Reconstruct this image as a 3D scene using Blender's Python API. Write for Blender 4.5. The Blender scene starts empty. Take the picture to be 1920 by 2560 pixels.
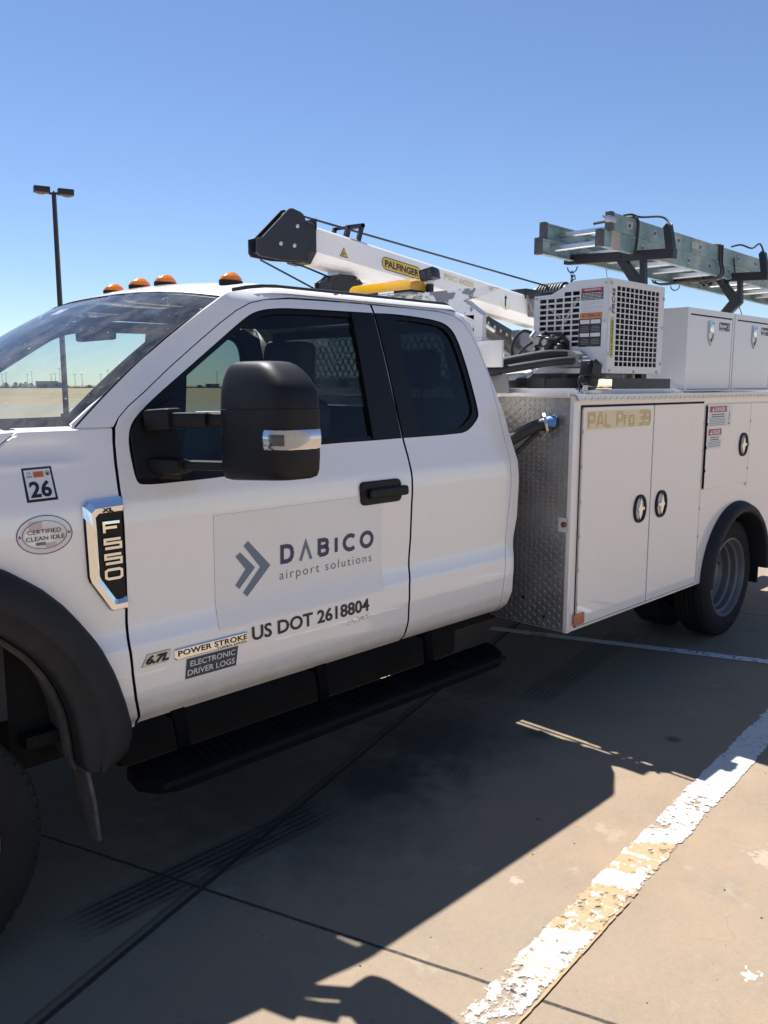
import bpy, bmesh, math, random
import numpy as np
from mathutils import Vector, Matrix
from mathutils.geometry import delaunay_2d_cdt
random.seed(7)
SC = bpy.context.scene
COL = SC.collection
R = math.radians

# ------------------------------------------------------------------ camera, sky, sun, exposure
cam = bpy.data.cameras.new('camera')
camo = bpy.data.objects.new('camera', cam); COL.objects.link(camo)
camo.location = (0, 0, 1.70)
camo.rotation_euler = (R(90-8.625), 0, R(44.9-90))
cam.sensor_fit = 'HORIZONTAL'; cam.sensor_width = 36; cam.lens = 36*2090/1920
cam.clip_start = .05; cam.clip_end = 12000
SC.camera = camo

SUN = Vector((0.095, 0.487, 1.0)).normalized()          # towards the sun
elev = math.asin(SUN.z)
w = bpy.data.worlds.new('World'); SC.world = w; w.use_nodes = True
nt = w.node_tree; nt.nodes.clear()
sky = nt.nodes.new('ShaderNodeTexSky'); sky.sky_type = 'NISHITA'; sky.sun_disc = False
sky.sun_elevation = elev
sky.sun_rotation = math.atan2(SUN.x, SUN.y)
sky.altitude = 900; sky.air_density = 1.0; sky.dust_density = 0.05; sky.ozone_density = 3.2
bg = nt.nodes.new('ShaderNodeBackground'); bg.inputs['Strength'].default_value = 0.063
wo = nt.nodes.new('ShaderNodeOutputWorld')
tint = nt.nodes.new('ShaderNodeMix'); tint.data_type = 'RGBA'; tint.blend_type = 'MULTIPLY'; tint.inputs[0].default_value = 1
tint.inputs[7].default_value = (.95, .975, 1.07, 1)        # the white balance of the picture
nt.links.new(sky.outputs[0], tint.inputs[6]); nt.links.new(tint.outputs[2], bg.inputs[0]); nt.links.new(bg.outputs[0], wo.inputs[0])
sl = bpy.data.lights.new('sun', 'SUN'); sl.energy = 5.0; sl.angle = R(0.5); sl.color = (1, .975, .97)
so = bpy.data.objects.new('sun', sl); COL.objects.link(so)
so.rotation_euler = SUN.to_track_quat('Z', 'Y').to_euler()
so.location = (0, 0, 30)
SC.view_settings.view_transform = 'Standard'; SC.view_settings.look = 'None'
SC.view_settings.exposure = 1.04; SC.view_settings.gamma = 1
SC.view_settings.use_curve_mapping = False
SC.render.engine = 'CYCLES'
SC.cycles.max_bounces = 10; SC.cycles.transparent_max_bounces = 16
SC.cycles.sample_clamp_indirect = 6

# ------------------------------------------------------------------ materials
class NT:
    def __init__(s, name):
        s.m = bpy.data.materials.new(name); s.m.use_nodes = True
        s.t = s.m.node_tree; s.b = s.t.nodes['Principled BSDF']; s.o = s.t.nodes['Material Output']
    def n(s, typ, **kw):
        x = s.t.nodes.new(typ)
        for k, v in kw.items():
            if k in x.inputs.keys(): 
                if hasattr(v, 'links') or isinstance(v, bpy.types.NodeSocket): s.t.links.new(v, x.inputs[k])
                else: x.inputs[k].default_value = v
            else: setattr(x, k, v)
        return x
    def L(s, a, b): s.t.links.new(a, b)
    def math(s, op, a, b=None, c=None, clamp=False):
        x = s.t.nodes.new('ShaderNodeMath'); x.operation = op; x.use_clamp = clamp
        for i, v in enumerate((a, b, c)):
            if v is None: continue
            if isinstance(v, (int, float)): x.inputs[i].default_value = v
            else: s.L(v, x.inputs[i])
        return x.outputs[0]
    def noise(s, scale, vec=None, detail=4, rough=.55, dist=0):
        x = s.t.nodes.new('ShaderNodeTexNoise'); x.inputs['Scale'].default_value = scale
        x.inputs['Detail'].default_value = detail; x.inputs['Roughness'].default_value = rough
        x.inputs['Distortion'].default_value = dist
        s.L(vec if vec is not None else s.pos(), x.inputs['Vector']); return x.outputs['Fac']
    def pos(s):
        if not hasattr(s, '_p'):
            s._p = s.t.nodes.new('ShaderNodeTexCoord').outputs['Object']
        return s._p
    def ramp(s, f, *st):
        x = s.t.nodes.new('ShaderNodeValToRGB'); r = x.color_ramp
        while len(r.elements) < len(st): r.elements.new(.5)
        for e, (p, c) in zip(r.elements, st):
            e.position = p; e.color = (c if isinstance(c, tuple) else (c, c, c)) + (1,)
        s.L(f, x.inputs[0]); return x.outputs[0]
    def mix(s, f, a, b):
        x = s.t.nodes.new('ShaderNodeMix'); x.data_type = 'RGBA'
        for i, v in ((0, f), (6, a), (7, b)):
            if isinstance(v, (int, float)): x.inputs[i].default_value = v
            elif isinstance(v, tuple): x.inputs[i].default_value = v + (1,)
            else: s.L(v, x.inputs[i])
        return x.outputs[2]
    def bump(s, h, strength=.3, dist=.01):
        x = s.t.nodes.new('ShaderNodeBump'); x.inputs['Strength'].default_value = strength
        x.inputs['Distance'].default_value = dist; s.L(h, x.inputs['Height']); s.L(x.outputs[0], s.b.inputs['Normal'])
    def set(s, **kw):
        for k, v in kw.items():
            k = k.replace('_', ' ')
            if isinstance(v, tuple) and len(v) == 3: v = v + (1,)
            if isinstance(v, bpy.types.NodeSocket): s.L(v, s.b.inputs[k])
            else: s.b.inputs[k].default_value = v
        return s

def plain(name, col, rough=.5, metal=0, coat=0, spec=.5, var=.12, scale=9, bump=0, bscale=120):
    """painted / plastic / metal surface with a little uneven wear"""
    m = NT(name)
    f = m.noise(scale, detail=6)
    c = m.mix(f, tuple(x*(1-var) for x in col), tuple(min(1, x*(1+var)) for x in col))
    r = m.math('MULTIPLY_ADD', m.noise(scale*2.3, detail=5), .22, rough-.11, True)
    m.set(Base_Color=c, Roughness=r, Metallic=metal, Coat_Weight=coat, Coat_Roughness=.04, Specular_IOR_Level=spec)
    if bump: m.bump(m.noise(bscale, detail=3), bump, .002)
    return m.m

def paint(name, col, dirt=0.0, rough=.32, coat=1.0, wav=.02, dirtz=(.57, .74)):
    m = NT(name)
    p = m.pos(); z = m.n('ShaderNodeSeparateXYZ', Vector=p).outputs[2]
    f1 = m.noise(1.3, detail=3); f2 = m.noise(26, detail=7, rough=.7)
    c = m.mix(m.math('MULTIPLY', f1, .5), col, tuple(x*.97 for x in col))
    # fine dusty film and specks
    sp = m.ramp(m.noise(95, detail=2), (.72, 0.0), (.78, 1.0))
    c = m.mix(m.math('MULTIPLY', sp, .10), c, (.35, .30, .25))
    film = m.ramp(f2, (.5, 0.0), (.8, 1.0))
    c = m.mix(m.math('MULTIPLY', film, .06), c, (.50, .44, .38))
    sv = m.n('ShaderNodeMapping', Vector=p); sv.inputs['Scale'].default_value = (60, 60, 3)
    streak = m.ramp(m.noise(1, sv.outputs[0], 4, .6), (.60, 0.0), (.80, 1.0))
    c = m.mix(m.math('MULTIPLY', streak, .05+.10*(dirt < .5 and dirt > 0)), c, (.42, .35, .27))
    nick = m.math('MULTIPLY', m.ramp(m.noise(33, detail=8, rough=.8), (.735, 0.0), (.745, 1.0)), m.ramp(m.noise(2.1, detail=2), (.5, 0.0), (.6, 1.0)))
    c = m.mix(m.math('MULTIPLY', nick, .6), c, (.16, .14, .12))
    if dirt:                                     # road dust thrown up on the sills
        g = m.math('SUBTRACT', dirtz[1], m.math('ADD', z, m.math('MULTIPLY', m.noise(14, detail=6, rough=.7), .12)))
        g = m.math('MULTIPLY', g, 1/(dirtz[1]-dirtz[0])*1.1, None, True)
        g = m.math('MULTIPLY', g, m.ramp(m.noise(120, detail=5, rough=.8), (.3, .35), (.65, 1.0)))
        c = m.mix(m.math('MULTIPLY', g, dirt), c, (.36, .28, .20))
    m.set(Base_Color=c, Roughness=rough, Coat_Weight=coat, Coat_Roughness=.02, Coat_IOR=1.75)
    m.bump(m.noise(2.6, detail=2), wav, .05)
    return m.m

WHITE = (.94, .90, .845)
M = {}
M['paint'] = paint('cab_white_paint', WHITE, dirt=.8)
M['cabinet'] = paint('cabinet_white_paint', (.89, .835, .765), dirt=.35, wav=.035, rough=.38, coat=.7, dirtz=(.44, .56))
M['boxpaint'] = paint('toolbox_white_paint', (.74, .73, .72), wav=.03, rough=.4, coat=.5)
M['machine'] = paint('machine_white_paint', (.70, .70, .70), wav=.01, rough=.45, coat=.2)
M['boom'] = paint('boom_white_paint', (.76, .76, .77), wav=.01, rough=.42, coat=.3)
M['blackplastic'] = plain('black_textured_plastic', (.008, .008, .009), .5, bump=.2, bscale=420, var=.2, spec=.3)
M['flare'] = plain('wheel_flare_plastic', (.020, .020, .022), .65, spec=.3, bump=.2, bscale=300, var=.2)
M['blackgloss'] = plain('black_gloss_trim', (.006, .006, .007), .38, spec=.25)
M['blackmetal'] = plain('black_painted_steel', (.016, .017, .021), .45, var=.3, bump=.1)
M['boardblack'] = plain('matt_black_step', (.006, .006, .007), .9, spec=.08)
M['underbody'] = plain('dusty_underbody_steel', (.018, .017, .016), .85, var=.4, spec=.2)
M['liner'] = plain('dusty_wheel_liner', (.10, .092, .082), .9, var=.75, scale=22)
M['rubber'] = plain('tyre_rubber', (.015, .015, .015), .8, spec=.25, var=.3, bump=.3, bscale=60)
M['hose'] = plain('hose_rubber', (.025, .025, .026), .55, var=.25, bump=.4, bscale=200)
M['rim'] = plain('grey_steel_wheel', (.15, .145, .15), .5, metal=.25, var=.2, bump=.1)
M['steel'] = plain('zinc_steel', (.50, .50, .50), .38, metal=.9, var=.15)
M['alu'] = plain('aluminium', (.62, .62, .61), .34, metal=.85, var=.12)
M['fabric'] = plain('charcoal_seat_fabric', (.018, .019, .022), .9, bump=.4, bscale=400)
M['interior'] = plain('dark_interior_plastic', (.02, .021, .025), .7)
M['dash'] = plain('dashboard_plastic', (.06, .065, .065), .7)
M['headliner'] = plain('grey_headliner', (.028, .030, .034), .95, spec=.1)
M['gasket'] = plain('black_gap_rubber', (.006, .006, .006), .9)
M['navy'] = plain('navy_vinyl', (.035, .045, .115), .35)
M['slate'] = plain('slate_blue_vinyl', (.155, .20, .265), .35)
M['ink'] = plain('black_vinyl', (.012, .012, .013), .4)
M['greyink'] = plain('dark_grey_print', (.07, .07, .075), .5)
M['logs'] = plain('dark_slate_sticker', (.045, .055, .075), .4)
M['whiteink'] = plain('white_print', (.78, .78, .76), .45)
M['magnet'] = plain('magnetic_sheet_white', (.91, .87, .80), .5, coat=.1, var=.03)
M['yellow'] = plain('faded_yellow_decal', (.62, .44, .09), .4)
M['lime'] = plain('yellow_green_decal', (.62, .60, .06), .4)
M['paleyellow'] = plain('pale_yellow_decal', (.80, .70, .45), .45)
M['ochre'] = plain('ochre_print', (.62, .31, .03), .45)
M['red'] = plain('red_print', (.48, .05, .045), .45)
M['orange'] = plain('orange_print', (.60, .20, .05), .45)
M['salmon'] = plain('orange_reflector', (.52, .13, .065), .35, coat=.5)
M['bluesleeve'] = plain('blue_plug', (.09, .25, .52), .4)
M['blueink'] = plain('blue_print', (.05, .06, .30), .4)
M['greyprimer'] = plain('bare_grey_primer', (.20, .205, .21), .6)
M['bronze'] = plain('dark_bronze_pole', (.022, .018, .018), .5)
M['lamp_glass'] = plain('milky_lamp_lens', (.16, .14, .12), .3)
M['field'] = None

def chrome():
    m = NT('polished_chrome')
    m.set(Base_Color=(.82, .82, .83), Metallic=1.0, Roughness=m.math('MULTIPLY_ADD', m.noise(40), .06, .03))
    m.bump(m.noise(9), .02, .02); return m.m
M['chrome'] = chrome()

def glass(name, tint, refl=1.0, dust=0.0, rough=0.0):
    m = NT(name); t = m.t
    tr = m.n('ShaderNodeBsdfTransparent'); tr.inputs[0].default_value = tint + (1,)
    gl = m.n('ShaderNodeBsdfGlossy'); gl.inputs['Roughness'].default_value = rough
    fr = m.n('ShaderNodeFresnel'); fr.inputs[0].default_value = 1.52
    f = m.math('MULTIPLY', fr.outputs[0], refl, None, True)
    mx = m.n('ShaderNodeMixShader'); m.L(f, mx.inputs[0]); m.L(tr.outputs[0], mx.inputs[1]); m.L(gl.outputs[0], mx.inputs[2])
    out = mx.outputs[0]
    if dust:
        df = m.n('ShaderNodeBsdfDiffuse'); df.inputs[0].default_value = (.55, .52, .46, 1)
        a = m.ramp(m.noise(5.5, detail=7, rough=.7), (.42, .12), (.75, 1.0))
        sp = m.ramp(m.noise(60, detail=2), (.70, 0.0), (.74, 1.0))
        a = m.math('MAXIMUM', a, m.math('MULTIPLY', sp, 3))
        m2 = m.n('ShaderNodeMixShader'); m.L(m.math('MULTIPLY', a, dust, None, True), m2.inputs[0])
        m.L(out, m2.inputs[1]); m.L(df.outputs[0], m2.inputs[2]); out = m2.outputs[0]
    m.L(out, m.o.inputs[0]); return m.m
M['windglass'] = glass('windscreen_glass', (.84, .89, .90), 1.0, dust=.17)
M['sideglass'] = glass('door_glass', (.76, .87, .84), .8, dust=.012)
M['rearglass'] = glass('privacy_glass', (.22, .27, .28), .8, dust=.015)

def amber(name, col):
    m = NT(name)
    m.set(Base_Color=m.mix(m.noise(60), col, tuple(min(1, c*1.25) for c in col)), Roughness=.18, Coat_Weight=.8,
          Transmission_Weight=.25, IOR=1.49)
    return m.m
M['amber'] = amber('amber_lens', (.85, .43, .02)); M['amberdark'] = amber('orange_lens', (.80, .22, .01))
M['clearlens'] = glass('clear_lens', (.93, .92, .90), .7)

def fiberglass():
    m = NT('weathered_teal_fibreglass')
    f = m.noise(6, detail=7, rough=.7)
    c = m.ramp(f, (.32, (.12, .225, .235)), (.47, (.22, .33, .33)), (.60, (.33, .41, .395)), (.8, (.50, .53, .50)))
    m.set(Base_Color=c, Roughness=.6); m.bump(m.noise(150, detail=4), .3, .002); return m.m
M['fibre'] = fiberglass()

def diamond():
    m = NT('tread_plate_aluminium')
    f = m.noise(5, detail=6, rough=.65)
    c = m.ramp(f, (.3, (.26, .245, .225)), (.5, (.36, .345, .325)), (.75, (.46, .45, .43)))
    m.set(Base_Color=c, Metallic=.75, Roughness=m.math('MULTIPLY_ADD', m.noise(18), .25, .33)); return m.m
M['tread'] = diamond()

def peeling():
    m = NT('peeling_white_paint')
    f = m.noise(7.5, detail=6, rough=.6, dist=.4)
    k = m.ramp(f, (.545, 0.0), (.555, 1.0))
    m.set(Base_Color=m.mix(k, (.74, .74, .75), (.19, .195, .205)), Roughness=.5, Coat_Weight=.2); return m.m
M['peel'] = peeling()

# ground --------------------------------------------------------------
def rotated(m, ox, oy, ang):
    """object position turned by ang about (ox,oy): returns along, across sockets"""
    s = m.n('ShaderNodeSeparateXYZ', Vector=m.pos()); c, sn = math.cos(ang), math.sin(ang)
    dx = m.math('SUBTRACT', s.outputs[0], ox); dy = m.math('SUBTRACT', s.outputs[1], oy)
    u = m.math('ADD', m.math('MULTIPLY', dx, c), m.math('MULTIPLY', dy, sn))
    v = m.math('SUBTRACT', m.math('MULTIPLY', dy, c), m.math('MULTIPLY', dx, sn))
    return u, v
def band(m, v, c, hw, soft):
    """1 inside |v-c|<hw, falling to 0 over soft"""
    d = m.math('ABSOLUTE', m.math('SUBTRACT', v, c))
    return m.math('MULTIPLY', m.math('SUBTRACT', hw+soft, d), 1/soft, None, True)
JA = math.atan2(1.214, 3.632)
def concrete_colour(m):
    big = m.noise(.55, detail=5); mid = m.noise(2.3, detail=6, rough=.62); fine = m.noise(42, detail=6, rough=.75)
    c = m.ramp(mid, (.30, (.192, .144, .094)), (.5, (.232, .168, .105)), (.70, (.268, .190, .116)))
    c = m.mix(m.ramp(big, (.42, 0.0), (.62, .7)), c, (.202, .160, .112))
    c = m.mix(m.math('MULTIPLY', m.ramp(fine, (.35, 0.0), (.7, 1.0)), .3), c, (.33, .258, .178))
    c = m.mix(m.math('MULTIPLY', m.ramp(m.noise(160, detail=3), (.62, 0.0), (.72, 1.0)), .4), c, (.14, .12, .10))
    gr = m.noise(420, detail=2)
    c = m.mix(m.math('MULTIPLY', m.ramp(gr, (.55, 0.0), (.70, 1.0)), .5), c, (.44, .37, .28))
    c = m.mix(m.math('MULTIPLY', m.ramp(gr, (.28, 1.0), (.42, 0.0)), .45), c, (.10, .085, .07))
    vo = m.n('ShaderNodeTexVoronoi'); vo.feature = 'DISTANCE_TO_EDGE'; vo.inputs['Scale'].default_value = .9
    wp = m.n('ShaderNodeVectorMath', operation='ADD'); m.L(m.pos(), wp.inputs[0])
    tn = m.n('ShaderNodeTexNoise'); tn.inputs['Scale'].default_value = 2.2; tn.inputs['Detail'].default_value = 8; m.L(m.pos(), tn.inputs['Vector'])
    sc_ = m.n('ShaderNodeVectorMath', operation='SCALE'); m.L(tn.outputs['Color'], sc_.inputs[0]); sc_.inputs['Scale'].default_value = .9
    m.L(sc_.outputs[0], wp.inputs[1]); m.L(wp.outputs[0], vo.inputs['Vector'])
    crk = m.math('MULTIPLY', m.ramp(vo.outputs['Distance'], (.0, 1.0), (.0035, 0.0)), m.ramp(m.noise(1.7, detail=4), (.52, 0.0), (.60, 1.0)))
    c = m.mix(m.math('MULTIPLY', crk, .3), c, (.09, .075, .06))
    sm = m.ramp(m.noise(3.1, detail=9, rough=.72), (.56, 0.0), (.64, 1.0))
    c = m.mix(m.math('MULTIPLY', sm, .22), c, (.155, .135, .115))
    sm = m.ramp(m.noise(4.3, detail=9, rough=.7), (.60, 0.0), (.66, 1.0))
    c = m.mix(m.math('MULTIPLY', sm, .25), c, (.41, .335, .245))
    return c, fine, mid
def make_concrete():
    m = NT('concrete_slab'); c, fine, mid = concrete_colour(m)
    wob = m.math('MULTIPLY', m.math('SUBTRACT', m.noise(7, detail=5, rough=.7), .5), .008)
    u, v = rotated(m, 1.425, 2.300, JA)
    vv = m.math('ADD', v, wob); uu = m.math('ADD', u, wob)
    hair = m.noise(55, detail=3)
    # the slab joints: one double saw cut across, single cuts the other way
    j = band(m, vv, 0.0, .008, .005)
    j = m.math('MAXIMUM', j, m.math('MULTIPLY', band(m, vv, .032, .004, .004), .6))
    j = m.math('MAXIMUM', j, m.math('MULTIPLY', band(m, vv, .016, .02, .012), .35))
    for k in (-4.6, 4.6, 9.2, 13.8, 18.4): j = m.math('MAXIMUM', j, band(m, vv, k, .008, .006))
    for k in (-9.2, -4.6, 0, 4.6, 9.2, 13.8): j = m.math('MAXIMUM', j, band(m, uu, k, .0045, .004))
    j = m.math('MULTIPLY', j, m.math('MULTIPLY_ADD', hair, .7, .6), None, True)
    # stains; the broad dark blobs also paint in shade under cab and board
    st = m.math('MULTIPLY', m.ramp(m.noise(1.1, detail=7, rough=.68), (.60, 0.0), (.78, 1.0)), .45)
    c = m.mix(st, c, (.115, .098, .082))
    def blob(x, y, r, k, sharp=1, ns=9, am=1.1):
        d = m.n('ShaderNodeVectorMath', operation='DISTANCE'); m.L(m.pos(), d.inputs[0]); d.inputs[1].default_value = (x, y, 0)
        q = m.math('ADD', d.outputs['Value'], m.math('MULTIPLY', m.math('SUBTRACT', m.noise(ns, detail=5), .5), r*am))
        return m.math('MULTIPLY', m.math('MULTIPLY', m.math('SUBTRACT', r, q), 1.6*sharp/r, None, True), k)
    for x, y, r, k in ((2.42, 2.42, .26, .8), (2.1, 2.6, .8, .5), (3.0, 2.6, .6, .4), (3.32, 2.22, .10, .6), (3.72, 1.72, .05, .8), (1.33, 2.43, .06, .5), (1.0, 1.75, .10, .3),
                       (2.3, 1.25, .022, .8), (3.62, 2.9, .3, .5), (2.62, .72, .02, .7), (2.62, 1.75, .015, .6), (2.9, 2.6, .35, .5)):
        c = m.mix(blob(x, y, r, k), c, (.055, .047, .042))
    for x, y, r, k in ((2.22, 1.57, .03, .3), (2.32, .80, .028, .9), (2.36, .755, .012, .9), (2.97, 1.0, .07, .25), (2.82, .86, .06, .2)):
        c = m.mix(blob(x, y, r*.8, k*.7, 4, 38, 5.0), c, (.60, .54, .46))
    # tyre prints: ribbed dark bands
    def prints(x0, y0, ang, length, width, ribs, k):
        nonlocal c
        a, b = rotated(m, x0, y0, ang)
        inside = m.math('MULTIPLY', band(m, a, length/2, length/2-.12, .16), band(m, b, 0, width/2-.02, .03))
        rb = m.math('SINE', m.math('MULTIPLY', b, 2*math.pi*ribs/width))
        rb = m.ramp(m.math('MULTIPLY_ADD', rb, .5, .5), (.12, .45), (.6, 1.0))
        bl = m.ramp(m.math('MULTIPLY_ADD', m.math('SINE', m.math('MULTIPLY', m.math('ADD', a, m.math('MULTIPLY', b, .6)), 210)), .5, .5), (.2, .86), (.5, 1.0))
        q = m.math('MULTIPLY', m.math('MULTIPLY', inside, m.math('MULTIPLY', rb, bl)), m.ramp(m.noise(5, detail=7, rough=.7), (.30, .25), (.50, 1.0)))
        c = m.mix(m.math('MULTIPLY', q, k, None, True), c, (.035, .031, .028))
    prints(1.02, 2.40, R(1), 1.10, .18, 6, .95)
    prints(3.62, 2.50, R(10), 1.6, .20, 6, .5)
    prints(2.62, 2.20, R(24), .26, .12, 5, .45)
    c = m.mix(j, c, (.030, .026, .022))
    m.set(Base_Color=c, Roughness=m.math('MULTIPLY_ADD', fine, .2, .72), Specular_IOR_Level=.35)
    h = m.math('SUBTRACT', m.math('ADD', m.math('MULTIPLY', fine, .25), m.math('MULTIPLY', m.noise(300, detail=2), .2)), m.math('MULTIPLY', j, 1.5))
    m.bump(h, .35, .004)
    return m.m
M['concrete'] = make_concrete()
def make_line(name, yellowish):
    m = NT(name)
    u, v = rotated(m, 1.65, 1.24, R(4.8))
    wear = m.math('ADD', m.math('MULTIPLY', m.noise(34, detail=8, rough=.7), .6), m.math('MULTIPLY', m.noise(9, detail=6, rough=.6), .4))
    wear2 = m.noise(2.4, detail=2)
    thr = m.math('ADD', wear, m.math('MULTIPLY', m.math('SUBTRACT', wear2, .5), .35))
    edge = m.noise(38, detail=5)
    if yellowish:
        ed = m.math('MULTIPLY', m.math('SUBTRACT', m.math('ABSOLUTE', v), .060), 9.0, None, False)
        ed = m.math('MAXIMUM', ed, 0.0)
        thr = m.math('SUBTRACT', thr, ed)
        # the paint is thinner toward the near end
        thr = m.math('SUBTRACT', thr, m.math('MULTIPLY', m.math('MULTIPLY', m.math('SUBTRACT', .55, u), 2, None, True), .10))
    alpha = m.ramp(m.math('ADD', thr, m.math('MULTIPLY', m.math('SUBTRACT', edge, .5), .16)), (.370, 0.0), (.450, 1.0))
    if yellowish:
        nz = m.math('MULTIPLY', m.math('SUBTRACT', m.noise(6, detail=7, rough=.7), .5), .22)
        uu = m.math('ADD', m.math('ADD', u, nz), m.math('MULTIPLY', v, .6)); f = None
        for c0_, hw_, k_ in ((1.02, .12, 1.0), (.62, .15, 1.0), (.28, .12, .6), (-.55, .5, .6)):
            q = m.math('MULTIPLY', band(m, uu, c0_, hw_, .02), k_)
            f = q if f is None else m.math('MAXIMUM', f, q)
        chips = m.ramp(m.noise(15, detail=9, rough=.75), (.47, 0.0), (.49, 1.0))
        f = m.math('MULTIPLY', f, m.math('MAXIMUM', chips, m.math('MULTIPLY', m.math('SUBTRACT', f, .8), 5, None, True)))
        wh = m.mix(m.ramp(m.noise(24, detail=8, rough=.7), (.58, 0.0), (.62, 1.0)), (.56, .53, .485), (.40, .35, .29))
        c = m.mix(m.math('MULTIPLY', f, m.ramp(m.noise(19, detail=9, rough=.75), (.54, 1.0), (.57, .0))), wh, m.mix(m.noise(30), (.31, .21, .105), (.37, .255, .135)))
        # thin ochre rim on the driver side of the stripe
    else:
        c = m.mix(m.noise(20), (.55, .54, .52), (.75, .74, .71))
    m.set(Base_Color=c, Roughness=.65)
    tr = m.n('ShaderNodeBsdfTransparent'); mx = m.n('ShaderNodeMixShader')
    m.L(alpha, mx.inputs[0]); m.L(tr.outputs[0], mx.inputs[1]); m.L(m.b.outputs[0], mx.inputs[2]); m.L(mx.outputs[0], m.o.inputs[0])
    return m.m
M['line'] = make_line('worn_stripe_paint', True); M['line2'] = make_line('worn_white_paint', False)
def make_field():
    m = NT('dry_grass_field')
    mp = m.n('ShaderNodeMapping', Vector=m.pos()); mp.inputs['Scale'].default_value = (1, 1, 1)
    f = m.noise(.02, mp.outputs[0], 6, .6); g = m.noise(.6, mp.outputs[0], 5, .7)
    c = m.ramp(f, (.35, (.30, .20, .115)), (.5, (.34, .23, .135)), (.62, (.26, .185, .105)))
    c = m.mix(m.math('MULTIPLY', g, .35), c, (.20, .17, .085))
    m.set(Base_Color=c, Roughness=1, Specular_IOR_Level=.1); return m.m
M['field'] = make_field()
M['leaf'] = plain('far_foliage', (.06, .075, .05), .9, var=.4, scale=.5)
M['farwall'] = plain('far_building_wall', (.22, .22, .21), .8)
M['wood'] = plain('weathered_pole_wood', (.10, .085, .07), .9)

# ------------------------------------------------------------------ helpers
ROOTLOC = {}
def obj(name, me, mat, parent=None, label=None):
    o = bpy.data.objects.new(name, me); COL.objects.link(o)
    if mat is not None and not me.materials: me.materials.append(M[mat] if isinstance(mat, str) else mat)
    if parent is not None:
        o.parent = parent
        L = ROOTLOC.get(parent.name)
        if L is not None: o.matrix_parent_inverse = Matrix.Translation(-Vector(L))
    if label: o['label'] = label
    return o
def tag(o, label, cat, group=None):
    o['label'] = label; o['category'] = cat
    if group: o['group'] = group
    return o
def thing(name, loc, label, cat, group=None):
    o = bpy.data.objects.new(name, None); COL.objects.link(o); o.location = loc; o.empty_display_size = .2
    ROOTLOC[o.name] = loc
    return tag(o, label, cat, group)
def struct(o): o['kind'] = 'structure'; return o

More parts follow.
